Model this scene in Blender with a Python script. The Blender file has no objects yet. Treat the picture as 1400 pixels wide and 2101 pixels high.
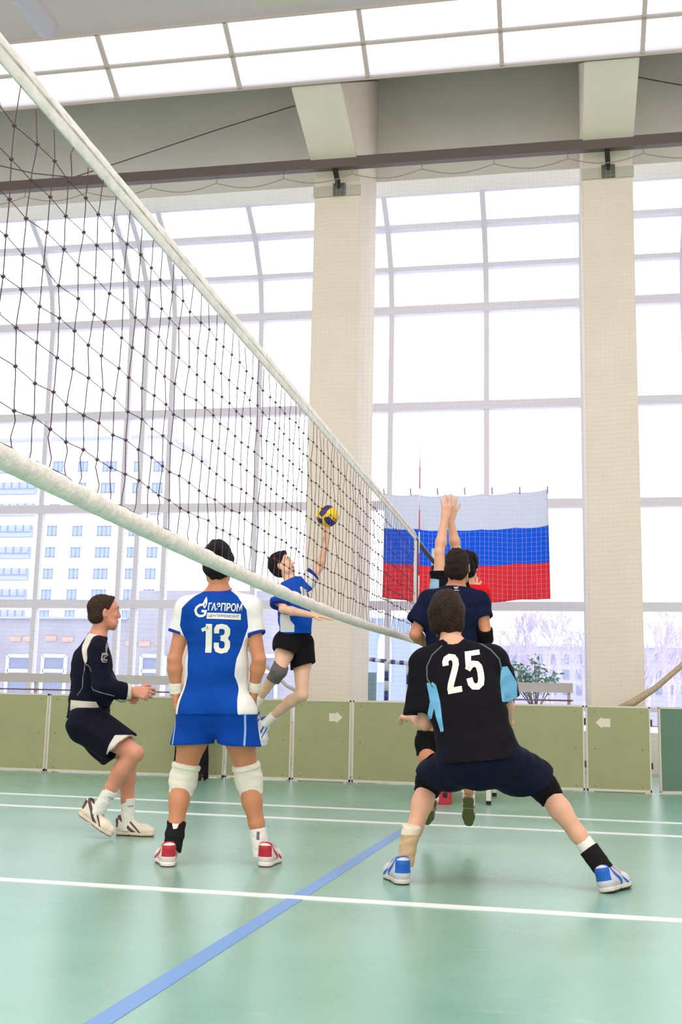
import bpy, bmesh, math, random
import numpy as np
from mathutils import Vector, Matrix
from mathutils.bvhtree import BVHTree

# ------------------------------------------------------------------ camera, world, lights
S = bpy.context.scene
C = S.collection
F_PX, PITCH, ROLL, YAW, CAM_H = 2270.06, .16704, .0215128, .1940726, .92
cam = bpy.data.cameras.new('camera'); co = bpy.data.objects.new('camera', cam); C.objects.link(co); S.camera = co
fw = Vector((-math.sin(YAW)*math.cos(PITCH), math.cos(YAW)*math.cos(PITCH), math.sin(PITCH)))
rt0 = Vector((math.cos(YAW), math.sin(YAW), 0)); up0 = rt0.cross(fw)
rt = math.cos(ROLL)*rt0 + math.sin(ROLL)*up0; up = -math.sin(ROLL)*rt0 + math.cos(ROLL)*up0
M = Matrix((rt, up, -fw)).transposed().to_4x4(); M.translation = Vector((0, 0, CAM_H)); co.matrix_world = M
cam.sensor_fit = 'VERTICAL'; cam.sensor_height = 24; cam.lens = F_PX/2101*24
cam.clip_start = .05; cam.clip_end = 1000

w = bpy.data.worlds.new('world'); S.world = w; w.use_nodes = True
wb = w.node_tree.nodes['Background']; wb.inputs[0].default_value = (.93, .965, 1, 1); wb.inputs[1].default_value = 2.1

def area(name, loc, rot, sx, sy, power, col):
    l = bpy.data.lights.new(name, 'AREA'); l.shape = 'RECTANGLE'; l.size = sx; l.size_y = sy; l.energy = power; l.color = col
    o = bpy.data.objects.new(name, l); C.objects.link(o); o.location = loc; o.rotation_euler = rot
area('fill_behind_camera', (-1, -6.5, 4.6), (math.radians(90), 0, 0), 18, 6.5, 830, (1, .945, .935))  # added fill standing in for assumed windows behind the camera
area('fill_over_court', (-1, 2.5, 9.6), (0, 0, 0), 18, 6, 1080, (1, .95, .955))  # added overhead fill
S.view_settings.view_transform = 'Standard'; S.view_settings.look = 'None'
S.view_settings.gamma = 1; S.view_settings.use_curve_mapping = False
S.view_settings.exposure = 0.0
S.cycles.use_denoising = True; S.cycles.max_bounces = 8; S.cycles.transparent_max_bounces = 24

def at(px, py, Y):          # a point of the place at depth Y from its bearing seen at the camera's station
    d = fw + rt*((px-700)/F_PX) - up*((py-1050.5)/F_PX)
    return Vector((0, 0, CAM_H)) + d*(Y/d.y)
V = Vector

# ------------------------------------------------------------------ materials
def lin(c):
    return tuple((x/255/12.92 if x/255 <= .04045 else ((x/255+.055)/1.055)**2.4) for x in c) + (1,)
MATS = {}
def mat(name, col, rough=.6, metal=0, spec=.5, noise=0, nscale=8, bump=0, bscale=60, masks=(), sheen=0, sss=0, trans=None, coat=0, weave=0):
    if name in MATS: return MATS[name]
    m = bpy.data.materials.new(name); m.use_nodes = True; n = m.node_tree.nodes; L = m.node_tree.links
    b = n['Principled BSDF']; b.inputs['Roughness'].default_value = rough; b.inputs['Metallic'].default_value = metal
    b.inputs['Specular IOR Level'].default_value = spec
    if coat: b.inputs['Coat Weight'].default_value = coat; b.inputs['Coat Roughness'].default_value = .25
    if sheen: b.inputs['Sheen Weight'].default_value = sheen
    if sss:
        b.inputs['Subsurface Weight'].default_value = sss; b.inputs['Subsurface Radius'].default_value = (.02, .008, .004); b.inputs['Subsurface Scale'].default_value = .5
    tc = n.new('ShaderNodeTexCoord')
    cur = None
    rgb = n.new('ShaderNodeRGB'); rgb.outputs[0].default_value = lin(col); cur = rgb.outputs[0]
    for attr, c2 in masks:
        a = n.new('ShaderNodeAttribute'); a.attribute_name = attr
        g = n.new('ShaderNodeMath'); g.operation = 'GREATER_THAN'; g.inputs[1].default_value = 0; L.new(a.outputs['Fac'], g.inputs[0])
        mx = n.new('ShaderNodeMix'); mx.data_type = 'RGBA'; L.new(g.outputs[0], mx.inputs[0]); L.new(cur, mx.inputs[6]); mx.inputs[7].default_value = lin(c2); cur = mx.outputs[2]
    if noise:
        t = n.new('ShaderNodeTexNoise'); t.inputs['Scale'].default_value = nscale; t.inputs['Detail'].default_value = 6; L.new(tc.outputs['Object'], t.inputs['Vector'])
        r = n.new('ShaderNodeMapRange'); r.inputs[1].default_value = .3; r.inputs[2].default_value = .7; r.inputs[3].default_value = 1-noise; r.inputs[4].default_value = 1+noise; L.new(t.outputs[0], r.inputs[0])
        mm = n.new('ShaderNodeVectorMath'); mm.operation = 'MULTIPLY'; L.new(cur, mm.inputs[0]); L.new(r.outputs[0], mm.inputs[1]); cur = mm.outputs[0]
    L.new(cur, b.inputs['Base Color'])
    if bump:
        t = n.new('ShaderNodeTexNoise'); t.inputs['Scale'].default_value = bscale; t.inputs['Detail'].default_value = 4; L.new(tc.outputs['Object'], t.inputs['Vector'])
        bp = n.new('ShaderNodeBump'); bp.inputs['Strength'].default_value = bump; bp.inputs['Distance'].default_value = .02; L.new(t.outputs[0], bp.inputs['Height']); L.new(bp.outputs[0], b.inputs['Normal'])
    MATS[name] = m; return m

# ------------------------------------------------------------------ plain mesh helpers
def link(name, me, m=None, parent=None, smooth=False):
    o = bpy.data.objects.new(name, me); C.objects.link(o)
    if m: me.materials.append(m)
    if parent: o.parent = parent
    if smooth: me.polygons.foreach_set('use_smooth', [True]*len(me.polygons))
    return o
def tag(o, label, cat, group=None):
    o['label'] = label; o['category'] = cat
    if group: o['group'] = group
    return o
def struct(o): o['kind'] = 'structure'; return o
def empty(name, loc=(0, 0, 0)):
    o = bpy.data.objects.new(name, None); C.objects.link(o); o.location = loc; return o
class MB:
    def __init__(s): s.v = []; s.f = []
    def box(s, x0, x1, y0, y1, z0, z1):
        i = len(s.v)
        s.v += [(x0,y0,z0),(x1,y0,z0),(x1,y1,z0),(x0,y1,z0),(x0,y0,z1),(x1,y0,z1),(x1,y1,z1),(x0,y1,z1)]
        s.f += [(i,i+3,i+2,i+1),(i+4,i+5,i+6,i+7),(i,i+1,i+5,i+4),(i+1,i+2,i+6,i+5),(i+2,i+3,i+7,i+6),(i+3,i,i+4,i+7)]; return s
    def prism_x(s, yz, x0, x1):
        i = len(s.v); n = len(yz)
        s.v += [(x0,y,z) for y,z in yz]+[(x1,y,z) for y,z in yz]
        s.f += [tuple(range(i, i+n)), tuple(range(i+2*n-1, i+n-1, -1))]+[(i+k, i+n+k, i+n+(k+1)%n, i+(k+1)%n) for k in range(n)]; return s
    def beam(s, a, b, w, h, upv=(0,0,1)):
        a, b = V(a), V(b); d = (b-a).normalized(); u = V(upv); r = d.cross(u)
        if r.length < 1e-4: r = d.cross(V((1,0,0)))
        r.normalize(); u = r.cross(d); i = len(s.v)
        for p in (a, b):
            for sx, sy in ((-1,-1),(1,-1),(1,1),(-1,1)): s.v.append(tuple(p+r*sx*w/2+u*sy*h/2))
        s.f += [(i,i+1,i+2,i+3),(i+7,i+6,i+5,i+4)]+[(i+k,i+4+k,i+4+(k+1)%4,i+(k+1)%4) for k in range(4)]; return s
    def tube(s, pts, r, n=8, cap=True):
        pts = [V(p) for p in pts]; i0 = len(s.v); prev = None
        for k, p in enumerate(pts):
            d = (pts[min(k+1, len(pts)-1)]-pts[max(k-1, 0)]).normalized()
            if prev is None: prev = d.cross(V((0,0,1)) if abs(d.z) < .9 else V((1,0,0))).normalized()
            prev = (prev-d*prev.dot(d)).normalized(); q = d.cross(prev); rr = r[k] if isinstance(r, (list, tuple)) else r
            for j in range(n):
                t = 2*math.pi*j/n; s.v.append(tuple(p+prev*math.cos(t)*rr+q*math.sin(t)*rr))
        for k in range(len(pts)-1):
            for j in range(n):
                a = i0+k*n; s.f.append((a+j, a+(j+1)%n, a+n+(j+1)%n, a+n+j))
        if cap: s.f += [tuple(range(i0+n-1, i0-1, -1)), tuple(range(i0+(len(pts)-1)*n, i0+len(pts)*n))]
        return s
    def octa(s, c, r):
        i = len(s.v); x, y, z = c
        s.v += [(x+r,y,z),(x-r,y,z),(x,y+r,z),(x,y-r,z),(x,y,z+r),(x,y,z-r)]
        s.f += [(i+a, i+b, i+c_) for a, b, c_ in ((0,2,4),(2,1,4),(1,3,4),(3,0,4),(2,0,5),(1,2,5),(3,1,5),(0,3,5))]
    def mesh(s, name):
        me = bpy.data.meshes.new(name); me.from_pydata(s.v, [], s.f); me.update(); return me
    def build(s, name, m=None, parent=None, smooth=False, bevel=0):
        o = link(name, s.mesh(name), m, parent, smooth)
        if bevel: b = o.modifiers.new('bevel', 'BEVEL'); b.width = bevel; b.segments = 2; b.limit_method = 'ANGLE'
        return o

# ------------------------------------------------------------------ the hall
def floor_mat():
    m = bpy.data.materials.new('floor_vinyl'); m.use_nodes = True; n = m.node_tree.nodes; L = m.node_tree.links; b = n['Principled BSDF']
    tc = n.new('ShaderNodeTexCoord')
    t1 = n.new('ShaderNodeTexNoise'); t1.inputs['Scale'].default_value = .9; t1.inputs['Detail'].default_value = 8; t1.inputs['Roughness'].default_value = .65; L.new(tc.outputs['Object'], t1.inputs['Vector'])
    cr = n.new('ShaderNodeValToRGB'); cr.color_ramp.elements[0].position = .3; cr.color_ramp.elements[0].color = lin((120,166,146)); cr.color_ramp.elements[1].position = .72; cr.color_ramp.elements[1].color = lin((142,184,167)); L.new(t1.outputs[0], cr.inputs[0])
    # pale scuffs
    mp = n.new('ShaderNodeMapping'); mp.inputs['Rotation'].default_value = (0,0,.5); mp.inputs['Scale'].default_value = (1.1,6,1); L.new(tc.outputs['Object'], mp.inputs[0])
    t2 = n.new('ShaderNodeTexNoise'); t2.inputs['Scale'].default_value = 1.3; t2.inputs['Detail'].default_value = 5; t2.inputs['Distortion'].default_value = 2.5; L.new(mp.outputs[0], t2.inputs['Vector'])
    r2 = n.new('ShaderNodeMapRange'); r2.inputs[1].default_value = .62; r2.inputs[2].default_value = .74; r2.inputs[4].default_value = .28; L.new(t2.outputs[0], r2.inputs[0])
    mx = n.new('ShaderNodeMix'); mx.data_type = 'RGBA'; L.new(r2.outputs[0], mx.inputs[0]); L.new(cr.outputs[0], mx.inputs[6]); mx.inputs[7].default_value = lin((178,205,190)); L.new(mx.outputs[2], b.inputs['Base Color'])
    r3 = n.new('ShaderNodeMapRange'); r3.inputs[3].default_value = .25; r3.inputs[4].default_value = .31; L.new(t1.outputs[0], r3.inputs[0]); L.new(r3.outputs[0], b.inputs['Roughness'])
    b.inputs['Specular IOR Level'].default_value = .6
    bp = n.new('ShaderNodeBump'); bp.inputs['Strength'].default_value = .08; bp.inputs['Distance'].default_value = .01; t4 = n.new('ShaderNodeTexNoise'); t4.inputs['Scale'].default_value = 25; L.new(tc.outputs['Object'], t4.inputs['Vector']); L.new(t4.outputs[0], bp.inputs['Height']); L.new(bp.outputs[0], b.inputs['Normal'])
    return m
XL, XR, YB = -12, 9, -8
struct(MB().box(XL, XR, YB, 16.1, -.2, 0).build('floor', floor_mat()))
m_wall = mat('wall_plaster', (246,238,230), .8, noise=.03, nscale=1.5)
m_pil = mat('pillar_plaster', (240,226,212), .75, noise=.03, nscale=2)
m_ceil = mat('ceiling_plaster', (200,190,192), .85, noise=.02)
m_white = mat('white_frame', (232,234,244), .45)
m_line = mat('line_white', (236,238,236), .45)
m_blue = mat('line_blue', (112,152,205), .45)
struct(MB().box(XL-.2, XL, YB, 16.1, 0, 14).build('wall_left', m_wall))
struct(MB().box(XR, XR+.2, YB, 16.1, 0, 14).build('wall_right', m_wall))
struct(MB().box(XL, XR, YB-.2, YB, 0, 14).build('wall_near', m_wall))
# wall above the glazing (vertical face at Y 14.5, soffit runs back to the glass)
struct(MB().prism_x([(14.5,8.15),(14.95,8.15),(14.95,9.84),(14.5,9.84)], XL, XR).build('wall_far', m_wall))
# pillars with the roof rib springing from them
n = 1
for x0, x1 in ((-3.035,-2.435), (.377,.985)):
    mb = MB().prism_x([(13.2,0),(14.5,0),(14.5,9.72),(11.78,8.08),(13.2,7.62)], x0, x1)
    struct(mb.build(f'trim_{n}', m_pil, bevel=.012)); n += 1
    struct(MB().box(x0-.012, x1+.012, 13.17, 13.2, 7.34, 7.48).build(f'trim_{n}', mat('capital_paint', (196,192,176), .7))); n += 1
# skylight: frame bars, panes, roof
SK0 = V((0, 11.72, 8.085)); sd = V((0, -math.cos(.553), math.sin(.553))); SKL = .815
def skp(x, t): p = SK0+sd*t; return V((x, p.y, p.z))
nrm = V((1,0,0)).cross(sd)
mb = MB()
xs = [1.01+1.552*k for k in range(-8, 6)]
for x in xs: mb.beam(skp(x,0), skp(x,SKL), .05, .05, nrm)
for t, ww in ((.0,.03),(.41,.035),(SKL,.03)): mb.beam(skp(XL,t), skp(XR,t), ww, .05, nrm)
m_bar = mat('skylight_bar', (206,190,184), .6)
sky = struct(mb.build('window_1', m_bar))
def glass_mat():
    m = bpy.data.materials.new('glass'); m.use_nodes = True; n = m.node_tree.nodes; L = m.node_tree.links; n.remove(n['Principled BSDF'])
    a = n.new('ShaderNodeBsdfTransparent'); a.inputs[0].default_value = (.97,.985,1,1); g = n.new('ShaderNodeBsdfGlossy'); g.inputs['Roughness'].default_value = .03
    fr = n.new('ShaderNodeFresnel'); fr.inputs[0].default_value = 1.45; x = n.new('ShaderNodeMixShader'); L.new(fr.outputs[0], x.inputs[0]); L.new(a.outputs[0], x.inputs[1]); L.new(g.outputs[0], x.inputs[2]); L.new(x.outputs[0], n['Material Output'].inputs[0]); return m
m_glass = glass_mat()
def quad(a, b, c, d, name, m, parent=None):
    me = bpy.data.meshes.new(name); me.from_pydata([tuple(a), tuple(b), tuple(c), tuple(d)], [], [(0,1,2,3)]); return link(name, me, m, parent)
MB().beam(skp(XL,SKL/2)+nrm*.01, skp(XR,SKL/2)+nrm*.01, SKL, .006, nrm).build('pane', m_glass, sky)
# ceiling: sloping up toward the court from the skylight, ridge, and down again
top = skp(0, SKL)
pr = [(top.y, top.z), (3.5, 13.1), (-8, 8.5), (-8, 8.7), (3.5, 13.3), (top.y+.05, top.z+.2)]
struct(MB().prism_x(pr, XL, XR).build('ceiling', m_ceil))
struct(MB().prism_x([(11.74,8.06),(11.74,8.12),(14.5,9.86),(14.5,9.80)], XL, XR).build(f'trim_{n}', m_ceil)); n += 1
# court lines
def line(a, b, wd, m):
    global n
    h_ = .002 if m is m_blue else .004
    a, b = V(a), V(b); d = (b-a).normalized(); r = V((d.y,-d.x,0))*wd/2; k = len(bpy.data.objects)
    mb = MB(); mb.v = [(*(a+r).xy,.0),(*(b+r).xy,.0),(*(b+r).xy,h_),(*(a+r).xy,h_),(*(a-r).xy,.0),(*(b-r).xy,.0),(*(b-r).xy,h_),(*(a-r).xy,h_)]
    mb.f = [(0,1,2,3),(7,6,5,4),(3,2,6,7)]
    struct(mb.build(f'trim_{n}', m)); n += 1
def fl(px, py):
    d = fw + rt*((px-700)/F_PX) - up*((py-1050.5)/F_PX); t = -CAM_H/d.z; return V((0,0,CAM_H))+d*t
def ext(a, b, e0, e1): d = (b-a).normalized(); return a-d*e0, b+d*e1
line(*ext(fl(200,2101), fl(810,1715), 4, 1.0), .075, m_blue)
for p, q, wd in (((0,1805),(1400,1890),.085), ((0,1652),(1400,1717),.085), ((0,1628),(1400,1690),.08)):
    line(*ext(fl(*p), fl(*q), 4, 5), wd, m_line)

# glazing: curved at the top
prof = [(16,0),(16,.86),(16,2.27),(16,3.753),(16,5.243),(16,6.757),(15.86,7.36),(15.46,7.86),(14.98,8.2)]
mulx = [-11.2,-9.6,-7.95,-6.6,-6.33,-5.88,-4.46,-2.41,-.98,.42,1.85,3.3,4.7,6.1,7.5,8.9]
bays = [(-11.95,-6.46), (-6.46,-2.75), (-2.75,.68), (.68,XR-.05)]
m_wash = mat('window_frame_paint', (236,231,245), .5)
wn = 2
for b0, b1 in bays:
    mb = MB()
    for x in mulx:
        if b0 <= x <= b1:
            wd = .07
            for k in range(len(prof)-1):
                a, b = prof[k], prof[k+1]; mb.beam((x, *a), (x, *b), .075, .12, (0,1,0))
    for k, (y, z) in enumerate(prof):
        hh = .13 if k in (2,3,4,5) else .07
        if k == 0: continue
        mb.beam((b0,y,z), (b1,y,z), .14, hh)
    fr = struct(mb.build(f'window_{wn}', m_wash)); wn += 1
    g = MB()
    for k in range(len(prof)-1):
        a, b = prof[k], prof[k+1]
        i = len(g.v); g.v += [(b0,a[0]+.03,a[1]),(b1,a[0]+.03,a[1]),(b1,b[0]+.03,b[1]),(b0,b[0]+.03,b[1])]; g.f.append((i,i+1,i+2,i+3))
    g.build('pane', m_glass, fr)
# low plinth under the glass
struct(MB().box(XL, XR, 15.9, 16.1, 0, .55).build('baseboard_far', m_wall))

# ------------------------------------------------------------------ rail, guard net
YR = 12.95
ra, rb = at(0,382,YR), at(1400,290,YR); zr = lambda x: ra.z+(rb.z-ra.z)*(x-ra.x)/(rb.x-ra.x)
m_rail = mat('rail_brown', (98,84,80), .5)
rail = empty('net_rail', (0, YR, 7.6))
tag(rail, 'long dark brown steel rail running high across both pillars', 'rail')
MB().box(XL+.05, XR-.05, .0-.05, .05, .0, .135).build('beam', m_rail, rail)
for xc in (-2.72, .67):
    MB().beam((xc,-.02,.12), (xc,-.02,.2), .06, .06).build('clamp', mat('black_steel', (38,34,34), .5), rail)
    MB().beam((xc,0,0),(xc+.02,.2,-.16),.06,.04).build('bracket', MATS['black_steel'], rail)
    MB().box(xc-.06, xc+.1, .19, .225, -.26, -.1).build('bracket_plate', mat('dark_steel', (96,96,88), .5), rail)
mb = MB(); random.seed(3)
gx0, gx1, gy = -11.5, 6.5, 12.99
for i in range(int((gx1-gx0)/.055)):
    x = gx0+i*.055; ph = random.random()*6
    mb.tube([(x+.008*math.sin(z*1.3+ph)+.004*math.sin(z*5+ph), gy+.02*math.sin(x*1.1+z), z) for z in np.linspace(.05, 7.42+.05*math.cos(x*2*math.pi/.9), 14)], .0009, 3, False)
for j in range(int(7.3/.055)):
    z = .08+j*.055
    amp = .012+.03*max(0, (z-6.6))
    mb.tube([(x, gy+.02*math.sin(x*1.1+z), z+amp*math.cos(x*2*math.pi/.9)) for x in np.arange(gx0, gx1+.1, .15)], .0009, 3, False)
gn = mb.build('guard_net', mat('guard_net_cord', (216,210,204), .7))
tag(gn, 'fine pale guard netting hanging from the brown rail before the windows', 'netting')
mb = MB()
pts = []
for i in range(int((gx1-gx0)/.9)):
    x = gx0+i*.9; 
    for k in range(8): pts.append((x+.9*k/8, YR+.01, 7.52-.09*math.sin(math.pi*k/8)))
    mb.tube([(x, YR+.01, 7.53), (x, YR+.01, 7.62)], .006, 5)
mb.tube(pts, .006, 5)
mb.build('edge_rope', mat('rope_grey', (150,146,138), .8), gn)
# sagging tie cable high on the wall
tag(MB().tube([at(0,340,12.9)+V((-2.5,0,.6)), at(0,340,12.9), at(70,356,12.9), at(150,364,12.9), at(240,335,13.3), at(450,265,13.9), at(605,217,14.4)], .008, 6).build('cable', mat('cable_dark', (96,94,88), .7)), 'thin dark cable sagging across the grey wall left of the first pillar', 'cable')
tag(MB().tube([at(1298,156,14.4), at(1345,165,14.4), at(1400,175,14.4), at(1400,175,14.4)+V((1.5,0,-.2))], .008, 6).build('cable', MATS['cable_dark']), 'short thin dark cable on the grey wall right of the second pillar', 'cable')

# ------------------------------------------------------------------ volleyball net
XN = -1.255; NY0, NY1 = .55, 9.95; ZT, ZB = 2.43, 1.435
def sag(y): return -.03*math.sin(math.pi*(y-NY0)/(NY1-NY0))*0
def zb(y): return 1.50-.05*(y-NY0)/9.4-.075*math.sin(math.pi*max(0,min(1,(y-NY0)/(NY1-NY0))))**1.2+ .0
net = empty('volleyball_net', (XN, NY1, 0))
tag(net, 'black volleyball net with white top band and thick white bottom band', 'net')
random.seed(5); mb = MB(); o0 = V((XN, NY1, 0))
ny = int((NY1-NY0)/.1); nz = 9
def gp(i, j, loose=True):
    y = NY0+i*.1; t = j/nz; zt = ZT-.075+sag(y); z = zb(y)+.03+(zt-zb(y)-.03)*t
    s = 1-t
    rnd = random.Random(i*131+j*7)
    return V((rnd.uniform(-.006,.006), y-NY1+rnd.uniform(-.006,.006)*(.4+s)-.012*math.sin(z*4+i*.05), z+rnd.uniform(-.006,.006)))
for i in range(ny+1):
    pts = []
    wig = random.Random(i).uniform(-1, 1)
    for j in range(nz+1):
        p = gp(i, j); pts.append(p)
        if j < nz:
            q = gp(i, j+1); a = .002*wig+(.012*wig if j == 0 or (j == nz-1 and i % 5 == 0) else 0)
            pts += [(p*3+q)/4+V((0, a, 0)), (p+q)/2, (p+q*3)/4-V((0, a, 0))]
    mb.tube(pts, .0015, 4, False)
for j in range(0, nz):
    mb.tube([gp(i, j) for i in range(ny+1)], .0013, 4, False)
for i in range(ny+1):
    for j in range(1, nz): mb.octa(gp(i, j), .0072)
mb.build('mesh', mat('net_cord', (84,56,70), .75), net)
def band(zc, hh, th, name, m, nn=90, rnd=0):
    b = MB(); i0 = 0
    sec = [(math.cos(a)*th, math.sin(a)*hh) for a in np.linspace(0, 2*math.pi, 13)[:-1]]
    for k in range(nn+1):
        y = NY0+(NY1-NY0)*k/nn; r = random.Random(k).uniform(-1, 1)*rnd
        for sx, sz in sec: b.v.append((sx*(1+r), y-NY1, zc(y)+sz*(1+r)+r*.02))
    for k in range(nn):
        for j in range(12): a = k*12; b.f.append((a+j, a+(j+1)%12, a+12+(j+1)%12, a+12+j))
    return b.build(name, m, net, True)
band(lambda y: ZT-.036+sag(y), .037, .006, 'top_band', mat('net_band', (238,230,226), .7, noise=.12, nscale=14, bump=.6, bscale=16), 160, .05)
cb = MB().tube([(-.004, NY0-NY1-.3, ZT-.03), (-.006, -4, ZT-.034), (-.004, .15, ZT-.03)], .013, 8).build('stitch_tape', mat('stitch_tape', (214,204,196), .8, noise=.35, nscale=11, bump=.6, bscale=20), net)
band(lambda y: zb(y), .03, .024, 'bottom_band', mat('net_roll', (240,230,222), .75, noise=.1, nscale=25, bump=.5, bscale=40), 220, .07)
MB().box(-.012, .012, -.03, .03, zb(NY1), ZT-.07).build('side_band', mat('net_side', (214,206,208), .7), net)
MB().box(-.016, .016, .03, .055, zb(NY1)-.02, ZT-.1).build('side_rod', mat('net_black', (30,24,28), .7), net)
MB().tube([(0,.05,ZT-.07),(0,.6,ZT-.075),(0,1.58,ZT-.08)], .02, 6).build('tension_strap', MATS['net_black'], net)
MB().tube([(0,.05,ZT-.02),(0,.6,ZT-.03),(0,1.58,ZT-.05)], .005, 5).build('tension_cord', mat('cord_pale', (190,190,200), .6), net)
pp = empty('net_post', (XN, NY1+1.62, 0)); tag(pp, 'slim pale net post behind the blockers at the far end of the net', 'post')
MB().tube([(0,0,0),(0,0,2.5)], .035, 14).build('pole', mat('post_paint', (200,214,226), .4), pp, True)
MB().box(-.03,.06,-.05,.05,2.2,2.32).build('winch', MATS['net_black'], pp); MB().tube([(0,0,0),(0,0,.03)], .1, 18).build('base_plate', MATS['post_paint'], pp)
an = empty('net_antenna', (XN+.035, NY1-.02, ZB)); tag(an, 'thin red and white striped antenna rod standing above the far end of the net', 'antenna')
for k in range(9):
    MB().tube([(0,0,k*.2), (0,0,(k+1)*.2)], .0055, 8).build('stripe', mat('ant_red', (214,60,60), .5) if k % 2 else mat('ant_white', (238,225,225), .5), an, True)

# ------------------------------------------------------------------ panels along the back
m_pan = mat('panel_olive', (164,166,122), .6, noise=.05, nscale=3)
m_pan2 = mat('panel_reflect_tint', (104,134,114), .6, noise=.05, nscale=3)  # same olive panel with its bluish reflection put into the colour
m_edge = mat('panel_edge', (226,214,196), .6)
seams = [-10.2,-8.1,-5.9,-3.72,-2.94,-2.26,-.98,.29,.98]
YP = 12.38
labels = ['olive green barrier panel at the far left edge of the picture','olive green barrier panel behind the man in navy sweatshirt','olive green barrier panel behind the player with number 13','narrow olive green barrier panel under the jumping player','narrow olive panel with cream arrow pointing right','olive green barrier panel left of the crouching number 25 player','olive green barrier panel right of the crouching number 25 player','olive panel with cream arrow pointing left']
def arrow(cx, cz, s, par):
    q = MB(); pts = [(-.075,-.045),(.01,-.045),(.01,-.065),(.08,0),(.01,.065),(.01,.045),(-.075,.045)]
    pts = [(cx+s*x, -.004, cz+z) for x, z in pts]; nn = len(pts)
    q.v = pts+[(x, .002, z) for x, y, z in pts]; q.f = [tuple(range(nn)), tuple(range(2*nn-1, nn-1, -1))]+[(k, nn+k, nn+(k+1)%nn, (k+1)%nn) for k in range(nn)]
    q.build('arrow_sign', mat('arrow_paper', (232,222,200), .7), par)
for k in range(len(seams)-1):
    x0, x1 = seams[k]+.012, seams[k+1]-.012; cx = (x0+x1)/2
    p = empty('barrier_panel', (cx, YP, 0)); hw = (x1-x0)/2
    tag(p, labels[k], 'barrier', 'olive barrier panels')
    MB().box(-hw+.012, hw-.012, 0, .018, .035, .885).build('board', m_pan, p)
    MB().box(-hw, hw, -.004, .03, .885, .905).box(-hw, hw, -.004, .03, .012, .035).box(-hw, -hw+.014, -.004, .03, .012, .9).box(hw-.014, hw, -.004, .03, .012, .9).build('edge_strip', m_edge, p)
    for sx in (-1, 1): MB().box(sx*(hw-.05)-.02, sx*(hw-.05)+.02, .0, .2, 0, .03).build('foot', m_edge, p)
    for sx in (-1,1):
        for z in (.06,.45,.84): MB().tube([(sx*(hw-.09), -.004, z), (sx*(hw-.09), .002, z)], .007, 8).build('screw', mat('screw', (120,112,84), .4), p)
    if k == 4: arrow(at(689,1472,YP).x-cx, at(689,1472,YP).z, 1, p)
    if k == 7: arrow(at(1238,1483,YP).x-cx, at(1238,1483,YP).z, -1, p)
    if x1 > .2:
        for z in (.25,.7): MB().box(hw, hw+.02, .0, .02, z, z+.07).build('hinge', mat('hinge', (70,58,58), .5), p)
p = empty('barrier_panel', (1.06, YP+.02, 0)); p.rotation_euler = (0,0,math.radians(24))
tag(p, 'barrier panel with painted blue-green reflection set at an angle at the right edge', 'barrier')
MB().box(.012,1.25,0,.018,.03,.885).build('board', m_pan2, p); MB().box(0,1.26,-.004,.03,.885,.905).box(0,1.26,-.004,.03,.012,.03).box(0,.014,-.004,.03,.012,.9).build('edge_strip', m_edge, p)

# ------------------------------------------------------------------ things behind the panels
def flag():
    nx, nzz = 80, 48; me = bpy.data.meshes.new('flag'); v = []; f = []
    x0, x1, z0, z1 = -2.035, -.085, 2.12, 3.40
    att = []
    for j in range(nzz+1):
        for i in range(nx+1):
            u, t = i/nx, j/nzz
            sg = -.022*abs(math.sin(u*math.pi*5))*(t) - .05*math.sin(math.pi*u)*(1 if t < 2 else 0)*.75
            if t < .5: sg -= .03*math.sin(math.pi*min(1, u*1.2))*(1-2*t)
            x = x0+(x1-x0)*u+(.03*(1-t)*(u-.3)); z = z0+(z1-z0)*t+sg+.03*(u-.5)*(t-.2)
            fold = (.02*math.sin(u*21+t*2.5)+.012*math.sin(u*37-t*4)+.03*math.sin(u*7+t*3.2)*(1-t))*(1.25-t*.9)
            v.append((x, 13.07+fold, z)); att.append(t)
    for j in range(nzz):
        for i in range(nx): a = j*(nx+1)+i; f.append((a, a+1, a+nx+2, a+nx+1))
    me.from_pydata(v, [], f)
    a = me.attributes.new('blue', 'FLOAT', 'POINT'); a.data.foreach_set('value', [.667-t for t in att])
    a = me.attributes.new('red', 'FLOAT', 'POINT'); a.data.foreach_set('value', [.333-t for t in att])
    m = mat('flag_cloth', (232,234,246), .75, masks=(('blue', (34,134,238)), ('red', (238,82,104))))
    b = m.node_tree.nodes['Principled BSDF']; n_ = m.node_tree.nodes; L = m.node_tree.links   # thin cloth lets daylight through
    tr = n_.new('ShaderNodeBsdfTranslucent'); src = b.inputs['Base Color'].links[0].from_socket; L.new(src, tr.inputs[0])
    mx = n_.new('ShaderNodeMixShader'); mx.inputs[0].default_value = .7; L.new(b.outputs[0], mx.inputs[1]); L.new(tr.outputs[0], mx.inputs[2]); L.new(mx.outputs[0], n_['Material Output'].inputs[0])
    o = link('flag', me, m, None, True); s = o.modifiers.new('s', 'SOLIDIFY'); s.thickness = .002
    tag(o, 'large white, blue and red striped flag hung behind the guard net', 'flag')
    for k in range(7):
        x = x0+(x1-x0)*k/6; MB().tube([(x, 13.07, 3.36), (x, 13.0, 3.43)], .008, 6).build('clip', mat('clip', (170,160,160), .5), o)
flag()
rope_m = mat('rope_tan', (196,176,146), .85, noise=.2, nscale=60, bump=.6, bscale=90)
P = [at(1272,1452,12.75), at(1300,1441,12.75), at(1345,1412,12.75), at(1400,1365,12.75), at(1460,1290,12.75), at(1600,1000,12.85), at(1700,500,12.93)]
tag(MB().tube(P, [.03,.045,.034,.03,.028,.026,.026], 10).build('rope', rope_m, None, True), 'thick tan rope sagging over the right-hand pillar above the panels', 'rope')
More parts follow.
